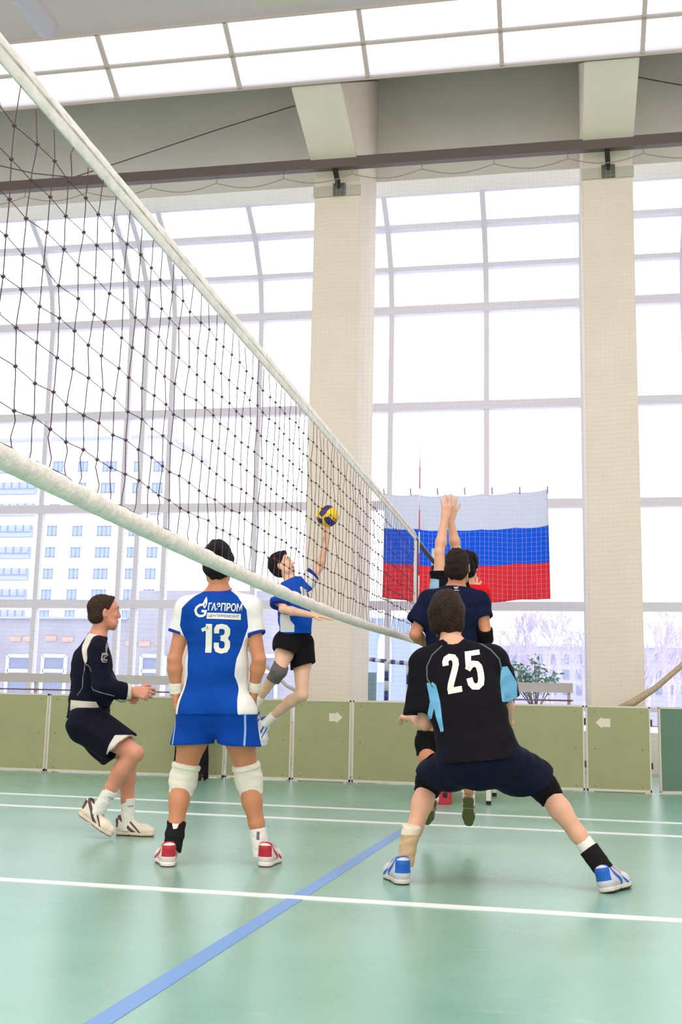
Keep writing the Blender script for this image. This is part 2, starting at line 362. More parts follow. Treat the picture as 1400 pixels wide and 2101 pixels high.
P = [at(470,1290,12.75), at(520,1340,12.75), at(555,1375,12.75), at(590,1408,12.75), at(625,1425,12.75)]
tag(MB().tube(P, .02, 8).build('rope', mat('rope_pale', (190,186,180), .8, noise=.2, nscale=60), None, True), 'thin pale rope slanting beside the knee of the jumping player', 'rope')
# bench backs in front of the glass
def bench(x0, x1, Y, label, dark=True):
    b = empty('slatted_bench', ((x0+x1)/2, Y, 0)); hw = (x1-x0)/2; tag(b, label, 'bench')
    mw = mat('bench_grey', (196,194,192), .6); md = mat('bench_dark', (110,84,92), .6)
    MB().box(-hw, hw, 0, .03, 1.05, 1.17).build('backrest', mw, b)
    MB().box(-hw, hw, -.3, 0, .85, .885).build('seat', mw, b); MB().box(-hw, hw, -.012, .02, .945, .965).build('lower_rail', md, b)
    k = max(2, int(2*hw/1.6)+1)
    for i in range(k):
        x = -hw+.05+(2*hw-.1)*i/(k-1); MB().box(x-.02, x+.02, .03, .06, 0, 1.16).build('leg', mw, b); MB().box(x-.02, x+.02, -.28, -.24, 0, .85).build('leg', mw, b)
bench(-9.0, -5.0, 14.2, 'long grey slatted bench behind the panels at the left windows')
bench(at(1045,1410,14.2).x, at(1176,1410,14.2).x, 14.2, 'short grey bench behind the panels beside the green bush')
# small goal frame with blue and white bars
g = empty('small_goal_frame', (at(793,1400,14.9).x, 14.9, 0)); tag(g, 'small white goal frame with dark blue bands behind the panels', 'goal')
m_gb = mat('goal_blue', (52,70,150), .5); m_gw = mat('goal_white', (225,228,244), .5)
zt_ = at(793,1357,14.9).z
def banded(a, b, name, k):
    a, b = V(a), V(b)
    for i in range(k): MB().tube([a+(b-a)*i/k, a+(b-a)*(i+1)/k], .03, 8).build(name, m_gb if i % 2 else m_gw, g, True)
banded((0,0,0), (0,0,zt_), 'goal_post', 11); wg = at(838,1360,14.9).x-at(793,1360,14.9).x
banded((wg,0,0), (wg,0,zt_-.05), 'goal_post', 11); banded((0,0,zt_), (wg,0,zt_-.02), 'crossbar', 5); banded((-.32,.3,zt_+.04), (0,0,zt_), 'side_bar', 4)
banded((wg+.05,.3,zt_-.3), (wg,0,zt_), 'side_bar', 3)
mtx = at(720,1400,14.9).x
t_ = MB().box(mtx+.02, mtx+.36, 14.8, 14.86, 0, at(738,1379,14.8).z).build('gym_mat', mat('mat_teal', (128,168,184), .6))
tag(t_, 'teal gym mat standing upright beside the first pillar', 'mat')
# low white bench and red box on the court behind number 25
b = empty('low_bench', (at(990,1652,10.4).x, 10.4, 0)); tag(b, 'low white-legged bench behind the crouching number 25 player', 'bench')
m_bw = mat('bench_white', (232,222,210), .5); m_bk = MATS['net_black']; lx = at(1003,1652,10.4).x-b.location.x
for x in (lx-.62, lx):
    for y in (0, .95):
        l = MB().box(x-.02, x+.02, y-.02, y+.02, .02, .25).build('leg', m_bw, b); MB().box(x-.022, x+.022, y-.022, y+.022, 0, .035).build('rubber_foot', m_bk, l)
MB().box(lx-.62, lx, -.02, .02, .22, .255).build('stretcher', m_bw, b); MB().box(lx-.64, lx+.02, -.05, 1.0, .255, .285).build('seat', m_bw, b)
rbx = at(910,1655,10.25); q = MB(); hw = .062
q.prism_x([(0,0),(.16,0),(.16,.17),(.08,.2),(0,.15)], -hw, hw)
rb_ = q.build('red_case', mat('red_plastic', (196,40,56), .45), None, False, .006); rb_.location = (rbx.x, 10.25, 0); tag(rb_, 'small red case with black square standing on the floor near the bench', 'case')
MB().box(-.005,.035,-.004,.002,.06,.105).build('black_window', m_bk, rb_)
# ceiling duct and lamp housing
da = at(98,58,10.2); db = da+V((-.1,-5,.0))
k = 70; rr = [.125+(.005 if i % 2 else 0) for i in range(k)]
d_ = MB().tube([da+(db-da)*i/(k-1) for i in range(k)], rr, 20).build('air_duct', mat('duct_metal', (200,192,204), .5), None, True); tag(d_, 'pale ribbed air duct under the ceiling at top left corner', 'duct')
lb = at(582,6,10.2); o = MB().box(-.27,.27,-.25,.02,-.02,.06).build('lamp_housing', mat('lamp_housing', (206,196,170), .5)); o.location = lb+V((0,0,.02)); tag(o, 'flat beige lamp housing at the upper edge of the skylight', 'lamp')

# ------------------------------------------------------------------ sculpting toolkit: blended distance fields turned into one skin
def nv(v): return np.array(tuple(v), dtype=np.float32)
class Field:
    def __init__(s, lo, hi, h):
        s.lo = nv(lo); s.h = h; s.n = np.maximum(4, np.ceil((nv(hi)-s.lo)/h).astype(int)+1)
        s.D = np.full(tuple(s.n), .2, np.float32); s.ax = [s.lo[i]+h*np.arange(s.n[i], dtype=np.float32) for i in range(3)]
    def sub(s, lo, hi):
        i0 = np.clip(np.floor((nv(lo)-s.lo)/s.h).astype(int), 0, s.n); i1 = np.clip(np.ceil((nv(hi)-s.lo)/s.h).astype(int)+1, 0, s.n)
        if (i1 <= i0).any(): return None
        sl = tuple(slice(a, b) for a, b in zip(i0, i1)); g = np.meshgrid(*[s.ax[k][sl[k]] for k in range(3)], indexing='ij'); return sl, np.stack(g, -1)
    def put(s, sl, d, k, op='add'):
        D = s.D[sl]
        if op == 'add':
            h = np.maximum(k-np.abs(D-d), 0)/max(k, 1e-6); s.D[sl] = np.minimum(D, d)-h*h*k*.25
        elif op == 'cut':
            h = np.maximum(k-np.abs(D+d), 0)/max(k, 1e-6); s.D[sl] = np.maximum(D, -d)+h*h*k*.25
    def cone(s, a, b, r1, r2, k=.02, n=None, g=1, op='add', caps=()):
        a, b = nv(a), nv(b); R = max(r1, r2)+k+.03
        r = s.sub(np.minimum(a, b)-R, np.maximum(a, b)+R)
        if r is None: return s
        sl, P = r; sc = 1.; P0 = P
        if n is not None:
            n = nv(n); n = n/np.linalg.norm(n); tr = lambda q: q+((q-a)@n)[..., None]*n*(g-1); P = tr(P); b = tr(b[None])[0]; sc = (1+g)/2
        ba = b-a; L = float(np.sqrt(ba@ba))+1e-9; u = ba/L; q = P-a; t = q@u; rad = np.sqrt(np.maximum((q*q).sum(-1)-t*t, 0))
        sn = np.clip((r1-r2)/L, -.98, .98); cs = math.sqrt(1-sn*sn)
        # point on the segment nearest in cone sense
        tt = np.clip(t+rad*sn/cs, 0, L); d = np.sqrt((t-tt)**2+rad*rad)-(r1+(r2-r1)*tt/L)
        d = d/sc
        for cp, cn_ in caps: d = np.maximum(d, (P0-nv(cp))@nv(V(cn_).normalized()))
        s.put(sl, d, k, op); return s
    def chain(s, pts, k=.02, n=None, g=1):
        for (a, ra), (b, rb) in zip(pts[:-1], pts[1:]): s.cone(a, b, ra, rb, k, n, g)
        return s
    def ell(s, c, ax, rad, k=.02, op='add'):
        c = nv(c); A = np.array([nv(x) for x in ax]); R = max(rad)+k+.02; r = s.sub(c-R, c+R)
        if r is None: return s
        sl, P = r; q = (P-c)@A.T; rad = np.array(rad, np.float32); k0 = np.sqrt(((q/rad)**2).sum(-1)); k1 = np.sqrt(((q/rad**2)**2).sum(-1))+1e-6
        s.put(sl, k0*(k0-1)/k1, k, op); return s
    def cap(s, p, n, R=None, k=.004):      # keep only the side of the plane where n.(x-p) < 0 (within R of p)
        p, n = nv(p), nv(V(n).normalized()); lo, hi = (s.lo, s.lo+s.h*s.n) if R is None else (p-R, p+R)
        r = s.sub(lo, hi)
        if r is None: return s
        sl, P = r; d = (P-p)@n
        if R is not None: dist = np.sqrt(((P-p)**2).sum(-1)); d = np.where(dist < R, d, -1)
        s.D[sl] = np.maximum(s.D[sl], d); return s
    def box(s, c, ax, half, r=.005, k=.005, op='add'):
        c = nv(c); A = np.array([nv(x) for x in ax]); R = float(np.linalg.norm(half))+k+.02; q = s.sub(c-R, c+R)
        if q is None: return s
        sl, P = q; q = np.abs((P-c)@A.T)-(np.array(half)-r); d = np.sqrt((np.maximum(q, 0)**2).sum(-1))+np.minimum(q.max(-1), 0)-r
        s.put(sl, d, k, op); return s
    def wrinkle(s, amp, f=(9, 9, 22), seed=0, fine=.4):
        m = np.abs(s.D) < .03; idx = np.nonzero(m); P = np.stack([s.ax[k][idx[k]] for k in range(3)], -1); rg = np.random.RandomState(seed); o = np.zeros(len(P), np.float32)
        W = P+.03*np.sin(P[:, [1,2,0]]*11+seed)
        for a_ in range(5):
            d = rg.normal(size=3)*np.array(f)*(1+.5*a_); o += np.sin(W@d.astype(np.float32)+rg.rand()*6.3)*(1 if a_ < 3 else fine)
        s.D[idx] += o*amp*.45; return s
    def mesh(s, name, m=None, parent=None, attrs=None, smooth=True, keep=.12):
        D = s.D; neg = D < 0; nx, ny, nz = D.shape
        c = [neg[i:nx-1+i, j:ny-1+j, k:nz-1+k] for i in (0,1) for j in (0,1) for k in (0,1)]
        cnt = sum(x.astype(np.int8) for x in c); act = (cnt > 0) & (cnt < 8); ijk = np.argwhere(act); N = len(ijk)
        vid = np.full(act.shape, -1, np.int32); vid[act] = np.arange(N)
        off = np.array([(i,j,k) for i in (0,1) for j in (0,1) for k in (0,1)]); val = np.stack([D[ijk[:,0]+o[0], ijk[:,1]+o[1], ijk[:,2]+o[2]] for o in off], 1)
        acc = np.zeros((N,3)); w_ = np.zeros(N)
        for a in range(8):
            for b in range(a+1, 8):
                if np.abs(off[a]-off[b]).sum() != 1: continue
                va, vb = val[:,a], val[:,b]; x = (va < 0) != (vb < 0); t = np.where(x, va/(va-vb+1e-12), 0)
                acc += np.where(x[:,None], off[a]+(off[b]-off[a])*t[:,None], 0); w_ += x
        vs = s.lo+s.h*(ijk+acc/w_[:,None]); F = []
        for axis in range(3):
            sh = [slice(None)]*3; sh[axis] = slice(0,-1); s2 = [slice(None)]*3; s2[axis] = slice(1,None)
            A, B = neg[tuple(sh)], neg[tuple(s2)]; cr = np.argwhere(A != B); b_, c_ = [(1,2),(2,0),(0,1)][axis]
            ok = (cr[:,b_] > 0) & (cr[:,c_] > 0) & (cr[:,b_] < D.shape[b_]-1) & (cr[:,c_] < D.shape[c_]-1); cr = cr[ok]
            q = []
            for db, dc in ((-1,-1),(0,-1),(0,0),(-1,0)):
                t = cr.copy(); t[:,b_] += db; t[:,c_] += dc; q.append(vid[t[:,0],t[:,1],t[:,2]])
            q = np.stack(q, 1); fl_ = ~A[cr[:,0],cr[:,1],cr[:,2]]; q[fl_] = q[fl_][:, ::-1]; F.append(q)
        F = np.concatenate(F); F = F[(F >= 0).all(1)]
        E_ = np.concatenate([F[:, [0,1]], F[:, [1,2]], F[:, [2,3]]]); lab = np.arange(N)      # drop loose scraps
        while True:
            mn = np.minimum(lab[E_[:,0]], lab[E_[:,1]]); l2 = lab.copy(); np.minimum.at(l2, E_[:,0], mn); np.minimum.at(l2, E_[:,1], mn); np.minimum.at(l2, lab[E_[:,0]], mn); np.minimum.at(l2, lab[E_[:,1]], mn); l2 = l2[l2]; l2 = l2[l2]
            if (l2 == lab).all(): break
            lab = l2
        cn = np.bincount(lab, minlength=N); good = cn[lab] >= keep*N
        if not good.all(): F = F[good[F].all(1)]; new = np.cumsum(good)-1; F = new[F]; vs = vs[good]; N = len(vs)
        me = bpy.data.meshes.new(name); me.vertices.add(N); me.vertices.foreach_set('co', vs.astype(np.float32).ravel())
        me.loops.add(len(F)*4); me.loops.foreach_set('vertex_index', F.ravel().astype(np.int32)); me.polygons.add(len(F)); me.polygons.foreach_set('loop_start', np.arange(0, len(F)*4, 4, dtype=np.int32))
        me.update(calc_edges=True)
        for k_, fn in (attrs or {}).items():
            a = me.attributes.new(k_, 'FLOAT', 'POINT'); a.data.foreach_set('value', np.asarray(fn(vs), np.float32))
        return link(name, me, m, parent, smooth)

# signed masks in the X-Z elevation of the place (metres)
def inpoly(poly, side=None):
    P = [(p[0], p[-1]) for p in poly]
    def fn(v):
        x, z = v[:,0], v[:,2]; ins = np.zeros(len(v), bool); dm = np.full(len(v), 9.)
        for (x0,z0),(x1,z1) in zip(P, P[1:]+P[:1]):
            c = ((z0 > z) != (z1 > z)) & (x < (x1-x0)*(z-z0)/(z1-z0+1e-12)+x0); ins ^= c
            t = np.clip(((x-x0)*(x1-x0)+(z-z0)*(z1-z0))/((x1-x0)**2+(z1-z0)**2+1e-12), 0, 1); dm = np.minimum(dm, np.hypot(x-x0-t*(x1-x0), z-z0-t*(z1-z0)))
        r = np.where(ins, dm, -dm)
        if side is not None: r = np.minimum(r, side(v))
        return r
    return fn
def nearline(poly, wd, side=None):
    P = [(p[0], p[-1]) for p in poly]
    def fn(v):
        x, z = v[:,0], v[:,2]; dm = np.full(len(v), 9.)
        for (x0,z0),(x1,z1) in zip(P, P[1:]):
            t = np.clip(((x-x0)*(x1-x0)+(z-z0)*(z1-z0))/((x1-x0)**2+(z1-z0)**2+1e-12), 0, 1); dm = np.minimum(dm, np.hypot(x-x0-t*(x1-x0), z-z0-t*(z1-z0)))
        r = wd-dm
        if side is not None: r = np.minimum(r, side(v))
        return r
    return fn
def plane_side(p, n):
    p, n = nv(p), nv(V(n).normalized()); return lambda v: (v-p)@n
def AND(*f): return lambda v: np.minimum.reduce([g(v) for g in f])
def OR(*f): return lambda v: np.maximum.reduce([g(v) for g in f])
def near(p, r): p = nv(p); return lambda v: r-np.sqrt(((v-p)**2).sum(-1))
def poly_at(pts, Y): return [at(x, y, Y) for x, y in pts]

def lp(a, b, t): return V(a).lerp(V(b), t)
SKIN = {}
def skin(name, col): return mat(name, col, .5, sss=.12, noise=.06, nscale=14, bump=.06, bscale=120, masks=(('lip', (178,104,92)),))
def hairmat(name, col): return mat(name, tuple(int(c*.72) for c in col), .75, spec=.25, noise=.45, nscale=60, bump=1, bscale=80)
def cloth(name, col, masks=(), rough=.88): return mat(name, col, rough, spec=.18, masks=masks, bump=.75, bscale=10)

def hand(F, wr, d, nrm_, thumb, s=1., curl=.3, spread=.15, k=.006):
    d = V(d).normalized(); nrm_ = V(nrm_); nrm_ = (nrm_-d*nrm_.dot(d)).normalized(); t = V(thumb); t = (t-d*t.dot(d)-nrm_*t.dot(nrm_)).normalized(); wr = V(wr)
    # nrm_: where the palm faces, thumb: side of the thumb
    F.cone(wr-d*.02*s, wr+d*.03*s, .026*s, .03*s, .01, nrm_, 1.5)
    lens = (.094, .1, .094, .082); ln = ((.044,.026,.02), (.048,.03,.021), (.045,.027,.02), (.034,.02,.018))
    for i in range(4):
        off = (1.5-i)*.021*s; kn = wr+d*lens[i]*s+t*off*1.0; F.cone(wr+d*.02*s+t*off*.6, kn, .014*s, .0115*s, .012)
        sp = (1.5-i)*spread; dd = (d+t*sp).normalized(); p = kn; ang = curl*(.7+.12*i); nn = V(nrm_)
        for j in range(3):
            ca = ang*(1+.45*j); ax = dd*math.cos(ca)+nn*math.sin(ca); dd2 = ax.normalized(); nn = (-dd*math.sin(ca)+nn*math.cos(ca)).normalized(); q = p+dd2*ln[i][j]*s
            r0 = (.0102, .0092, .0082)[j]*s; F.cone(p, q, r0, r0*.9, k); p = q; dd = dd2; nrm2 = None
            # turn the palm direction along with the finger
            ang = curl*(.55)
    F.cone(wr+d*.025*s+t*.015*s, wr+d*.055*s+t*.036*s+nrm_*.012*s, .017*s, .014*s, .012)
    a = wr+d*.05*s+t*.036*s+nrm_*.012*s; b = a+(d*.7+t*.6+nrm_*.35*(.4+curl)).normalized()*.036*s; c_ = b+(d*.9+t*.15+nrm_*.5*curl).normalized()*.028*s
    F.cone(a, b, .0125*s, .011*s, k).cone(b, c_, .011*s, .009*s, k)

def head(F, c, f, u, s=1.):
    f = V(f).normalized(); u = V(u); u = (u-f*u.dot(f)).normalized(); r = f.cross(u); c = V(c); ax = (r, f, u)
    W = lambda x, y, z: c+(r*x+f*y+u*z)*s
    F.ell(W(0,-.012,.03), ax, (.074*s,.094*s,.086*s), .02)
    F.ell(W(0,.03,-.035), ax, (.058*s,.064*s,.078*s), .03)
    F.ell(W(0,.05,.035), ax, (.06*s,.045*s,.05*s), .02)
    F.cone(W(-.035,.055,-.075), W(.035,.055,-.075), .026*s, .026*s, .025).cone(W(0,.07,-.1), W(0,.074,-.09), .022*s, .02*s, .02)
    for q in (-1, 1):
        F.cone(W(q*.052,.0,-.03), W(q*.04,.045,-.085), .022*s, .02*s, .02)
        F.ell(W(q*.04,.066,-.02), ax, (.02*s,.018*s,.02*s), .02)
        F.ell(W(q*.031,.094,.012), ax, (.019*s,.016*s,.012*s), .012, 'cut')
        F.cone(W(q*.012,.087,.03), W(q*.048,.072,.034), .009*s, .007*s, .012)
        F.ell(W(q*.078,-.008,-.008), (r*.93+f*.3*q*-1, f, u), (.009*s,.019*s,.031*s), .008)
        F.ell(W(q*.086,.0,-.006), ax, (.006*s,.009*s,.016*s), .004, 'cut')
    F.cone(W(0,.09,.018), W(0,.107,-.026), .009*s, .0125*s, .012)
    for q in (-1, 1): F.cone(W(q*.011,.1,-.03), W(q*.011,.098,-.03), .009*s, .009*s, .008)
    F.cone(W(-.018,.09,-.055), W(.018,.09,-.055), .0075*s, .0075*s, .006).cone(W(-.015,.088,-.068), W(.015,.088,-.068), .008*s, .008*s, .006)
    return W
def hair(W, f, u, name, m, parent, thick=.012, low=-.06, seed=0, amp=.004, front=.06, top=.0, h=.005, s=1.):
    c = W(0,0,0); F = Field(c-V((.17,)*3), c+V((.17,)*3), h); f = V(f).normalized(); u = V(u); u = (u-f*u.dot(f)).normalized(); r = f.cross(u); ax = (r, f, u)
    F.ell(W(0,-.014,.03), ax, ((.073+thick)*s,(.094+thick)*s,(.088+thick+top)*s), .02)
    F.cone(W(-.03,-.05,-.03), W(.03,-.05,-.03), (.045+thick*.6)*s, (.045+thick*.6)*s, .03); F.cone(W(-.014,-.045,low+.015), W(.014,-.045,low+.015), .036*s, .036*s, .03)
    if front > .05: F.ell(W(0,.055,.085), ax, (.05*s,.032*s,.026*s), .02)
    F.wrinkle(amp*1.2, (38,38,30), seed, .9)
    F.cap(W(0,front-.02,.05), (f*1-u*.55).normalized(), None)
    F.cap(W(0,.012,-.01), (f*.95-u*.6), None) if False else None
    F.cap(W(0,0,low-.02), (-u+f*.25), None)
    for q in (-1, 1): F.ell(W(q*.084,.012,-.02), ax, (.022*s,.034*s,.042*s), .01, 'cut'); F.ell(W(q*.07,.07,-.02), ax, (.05*s,.055*s,.06*s), .01, 'cut')
    return F.mesh(name, m, parent)

def shoe(name, heel, toe, up_, parent, col, sole, accent, s=1., h=.005, masks=()):
    # heel/toe: ground-contact points of the heel and the toe tip
    heel, toe = V(heel), V(toe); d = (toe-heel).normalized(); u = V(up_); u = (u-d*u.dot(d)).normalized(); r = d.cross(u); ax = (r, d, u); L = .29*s
    lo = heel+d*L/2-V((.24,)*3); hi = heel+d*L/2+V((.24,)*3)
    W = lambda x, y, z: heel+(r*x+d*y+u*z)*s
    F = Field(lo, hi, h)
    F.cone(W(0,.05,.055), W(0,.12,.055), .04*s, .042*s, .02).cone(W(0,.12,.055), W(0,.225,.04), .042*s, .036*s, .02, u, 1.1).cone(W(-.012,.2,.036), W(.012,.2,.036), .038*s, .036*s, .02).cone(W(0,.225,.04), W(0,.255,.036), .036*s, .028*s, .02)
    F.cone(W(0,.045,.05), W(0,.038,.1), .04*s, .034*s, .02).cone(W(0,.038,.1), W(0,.105,.09), .035*s, .033*s, .02)
    F.ell(W(0,.062,.15), ax, (.03*s,.04*s,.045*s), .006, 'cut')
    F.cap(W(0,0,.016), -u, None)
    at_ = {'acc': lambda v: .012*s-np.abs(((v-nv(heel))@nv(d)-.115*s)*.8+((v-nv(heel))@nv(u)-.05*s)*.9) , 'acc2': lambda v: np.minimum(.03*s-np.abs((v-nv(heel))@nv(d)-.0*s), .03*s-np.abs((v-nv(heel))@nv(u)-.085*s)), 'acc3': lambda v: .007*s-np.abs(((v-nv(heel))@nv(d)-.165*s)*.8+((v-nv(heel))@nv(u)-.05*s)*.9)}
    o = F.mesh('shoe', mat(name+'_upper', col, .5, spec=.4, masks=(('acc', accent), ('acc3', accent), ('acc2', accent))+tuple(masks), bump=.15, bscale=60), parent, at_)
    G = Field(lo, hi, h)
    G.cone(W(0,.045,.018), W(0,.11,.016), .042*s, .037*s, .01, u, 1.0).cone(W(0,.11,.016), W(0,.2,.018), .037*s, .048*s, .01).cone(W(0,.2,.018), W(0,.25,.02), .046*s, .036*s, .01)
    G.cap(W(0,0,.026), u, None, ).cap(W(0,0,0), -u, None)
    G.cone(W(-.06,.115,-.004), W(.06,.115,-.004), .012*s, .012*s, .004, None, 1, 'cut')
    at2 = {'tread': lambda v: .007*s-((v-nv(heel))@nv(u))}
    sole_c, tread = sole
    G.mesh('sole', mat(name+'_sole', sole_c, .6, masks=(('tread', tread),), bump=.2, bscale=50), o, at2)
    # laces
    q = MB()
    for k in range(4): q.tube([W(-.02,.125+.024*k,.088-.012*k), W(0,.13+.024*k,.097-.012*k), W(.02,.128+.024*k,.088-.012*k)], .003*s, 5)
    # one zig-zag lace
    q = MB().tube([W((-1)**k*.018,.12+.012*k,.094-.0065*k) for k in range(8)], .003*s, 5); q.build('laces', mat('lace_white', (232,226,216), .7), o, True)
    return o

def sock(name, a, b, ra, rb, m, parent, calf=None):
    F = Field(np.minimum(nv(a), nv(b))-.1, np.maximum(nv(a), nv(b))+.1, .005); d = (V(b)-V(a)).normalized()
    F.cone(V(a)-d*.03, b, ra, rb, .01); F.cap(a, -d, .12); F.wrinkle(.0015, (20,20,60), 3)
    return F.mesh(name, m, parent)
def band_(name, a, b, ra, rb, m, parent, n=None, amp=.0015, cut2=True, bulge=None, h=.005, attrs=None, mid=None):
    a, b = V(a), V(b); d = (b-a).normalized(); F = Field(np.minimum(nv(a), nv(b))-.14, np.maximum(nv(a), nv(b))+.14, h)
    if mid: F.cone(a-d*.03, mid[0], ra, mid[1], .02).cone(mid[0], b+d*.03, mid[1], rb, .02)
    else: F.cone(a-d*.03, b+d*.03, ra, rb, .01)
    if bulge: F.ell(bulge[0], bulge[1], bulge[2], .025)
    F.wrinkle(amp, (14,14,50), 5); F.cap(a, -d, None)
    if cut2: F.cap(b, d, None)
    return F.mesh(name, m, parent, attrs)

# lettering laid onto cloth
def stroke(poly, wd):
    """closed strip of constant width along a polyline, in 2-D"""
    P = [V((x, y, 0)) for x, y in poly]; L_, R_ = [], []
    for i, p in enumerate(P):
        d = ((P[min(i+1,len(P)-1)]-P[i]).normalized()+(P[i]-P[max(i-1,0)]).normalized()) if 0 < i < len(P)-1 else (P[min(i+1,len(P)-1)]-P[max(i-1,0)])
        d.normalize(); n_ = V((-d.y, d.x, 0)); 
        if 0 < i < len(P)-1: c_ = n_.dot(V((-(P[i]-P[i-1]).normalized().y, (P[i]-P[i-1]).normalized().x, 0))); sc = 1/max(.6, c_)
        else: sc = 1
        L_.append(p+n_*wd/2*sc); R_.append(p-n_*wd/2*sc)
    return L_, R_
def decal(name, strips, origin, rdir, udir, fdir, target, m, parent, off=.002, polys=(), step=.008):
    bm = bmesh.new()
    for L_, R_ in strips:
        a = [bm.verts.new(p) for p in L_]; b = [bm.verts.new(p) for p in R_]
        for i in range(len(a)-1): bm.faces.new((a[i], b[i], b[i+1], a[i+1]))
    for pl in polys: 
        f_ = bm.faces.new([bm.verts.new(V((x, y, 0))) for x, y in pl]); bmesh.ops.triangulate(bm, faces=[f_])
    if isinstance(strips, bpy.types.Mesh): pass
    return _proj(name, bm, origin, rdir, udir, fdir, target, m, parent, off, step)
def _proj(name, bm, origin, rdir, udir, fdir, target, m, parent, off, step=.008):
    bm.verts.ensure_lookup_table(); xs_ = [v.co.x for v in bm.verts]; ys_ = [v.co.y for v in bm.verts]
    for ax_, lo_, hi_ in ((0, min(xs_), max(xs_)), (1, min(ys_), max(ys_))):
        k = int((hi_-lo_)/step)+1
        for i in range(1, k):
            c_ = V((0,0,0)); c_[ax_] = lo_+(hi_-lo_)*i/k; nn_ = V((0,0,0)); nn_[ax_] = 1
            bmesh.ops.bisect_plane(bm, geom=bm.verts[:]+bm.edges[:]+bm.faces[:], plane_co=c_, plane_no=nn_)
    tm = target.data; bv = BVHTree.FromPolygons([v.co.copy() for v in tm.vertices], [tuple(p.vertices) for p in tm.polygons])
    fdir = V(fdir).normalized(); rdir = V(rdir).normalized(); udir = V(udir).normalized()
    for v in bm.verts:
        st = V(origin)+rdir*v.co.x+udir*v.co.y-fdir*.6; hit, no, _, _ = bv.ray_cast(st, fdir)
        if hit is None: hit = V(origin)+rdir*v.co.x+udir*v.co.y
        v.co = hit-fdir*off
    bmesh.ops.recalc_face_normals(bm, faces=bm.faces[:])
    me = bpy.data.meshes.new(name); bm.to_mesh(me); bm.free(); return link(name, me, m, parent)
def text_bm(txt, w_, h_, bold=.0):
    cu = bpy.data.curves.new('t', 'FONT'); cu.body = txt; cu.size = 1; cu.offset = bold; ob = bpy.data.objects.new('t', cu); C.objects.link(ob)
    dg = bpy.context.evaluated_depsgraph_get(); me = bpy.data.meshes.new_from_object(ob.evaluated_get(dg)); bm = bmesh.new(); bm.from_mesh(me)
    bpy.data.objects.remove(ob); bpy.data.curves.remove(cu)
    xs_ = [v.co.x for v in bm.verts]; ys_ = [v.co.y for v in bm.verts]; x0, x1, y0, y1 = min(xs_), max(xs_), min(ys_), max(ys_)
    for v in bm.verts: v.co = V(((v.co.x-(x0+x1)/2)/(x1-x0)*w_, (v.co.y-(y0+y1)/2)/(y1-y0)*h_, 0))
    return bm
def arc(cx, cy, rx, ry, a0, a1, n_=14): return [(cx+rx*math.cos(math.radians(a0+(a1-a0)*i/n_)), cy+ry*math.sin(math.radians(a0+(a1-a0)*i/n_))) for i in range(n_+1)]

# ------------------------------------------------------------------ one body, one continuous skin
def body(parent, J, m, h=.006, s=1., hands=None):
    """J: joints in the place. l/r are the sides as seen in the photograph"""
    pts = [V(p) for k_, p in J.items() if isinstance(p, Vector) and k_ not in ('hf','hu','f','kf','bkl','bkr')]
    lo = np.min([nv(p) for p in pts], 0)-.26; hi = np.max([nv(p) for p in pts], 0)+.26
    F = Field(lo, hi, h); f = J['f']; R = lambda x: x*s
    # trunk
    pel, che, nk = J['pel'], J['che'], J['nk']; sp = (che-pel).normalized(); n = (V(f)-sp*V(f).dot(sp)).normalized()
    F.chain([(pel, R(.15)), (lp(pel, che, .5), R(.13)), (che, R(.155))], .04, n, 1.35)
    F.cone(che, lp(che, nk, .6), R(.15), R(.1), .04, n, 1.4)
    F.cone(lp(che, nk, .8), nk, R(.07), R(.058), .03).cone(nk, lp(nk, J['hd'], .55), R(.056), R(.052), .02)
    for q in 'lr':
        sh, el, wr, hp, kn, an = J['sh'+q], J['el'+q], J['wr'+q], J['hp'+q], J['kn'+q], J['an'+q]
        F.cone(lp(che, nk, .55), sh, R(.07), R(.05), .04).cone(nk, lp(nk, sh, .8), R(.04), R(.035), .03)
        F.chain([(sh, R(.053)), (lp(sh, el, .4), R(.047)), (el, R(.037))], .02)
        F.cone(el, lp(el, wr, .3), R(.037), R(.041), .015).cone(lp(el, wr, .3), wr, R(.041), R(.0265), .015)
        if hands and q in hands: hand(F, wr, *hands[q][:3], s=s, **hands[q][3])
        F.cone(lp(pel, hp, .6)-n*.02, hp-n*.03-sp*.03, R(.1), R(.1), .04)
        F.chain([(hp, R(.095)), (lp(hp, kn, .4), R(.083)), (kn, R(.054))], .03)
        kf = J.get('kf', n); sd_ = (an-kn).normalized(); bk = (V(kf)-sd_*V(kf).dot(sd_)).normalized()
        if 'bk'+q in J: bk = V(J['bk'+q]); bk = (bk-sd_*bk.dot(sd_)).normalized()
        F.chain([(kn, R(.052)), (lp(kn, an, .3)-bk*.012, R(.054)), (lp(kn, an, .62)-bk*.006, R(.042)), (an, R(.032))], .02)
        F.ell(lp(kn, an, .27)-bk*.028, (bk.cross(sd_), bk, sd_), (R(.042), R(.036), R(.1)), .03)
        F.ell(kn+bk*.015, (bk.cross(sd_), bk, sd_), (R(.04),R(.04),R(.045)), .02)
        if 'ft'+q in J: F.cone(an, lp(an, J['ft'+q], .8), R(.03), R(.026), .02)
    W = head(F, J['hd'], J['hf'], J.get('hu', V((0,0,1))), s*J.get('hs', 1))
    o = F.mesh('body', m, parent, {'lip': lambda v: (.013-np.abs(((v-nv(W(0,0,-.062)))@nv(V(J.get('hu', (0,0,1))).normalized()))))*(((v-nv(W(0,.088,-.06)))**2).sum(-1) < (.03*s)**2)-1e-4})
    return o, W
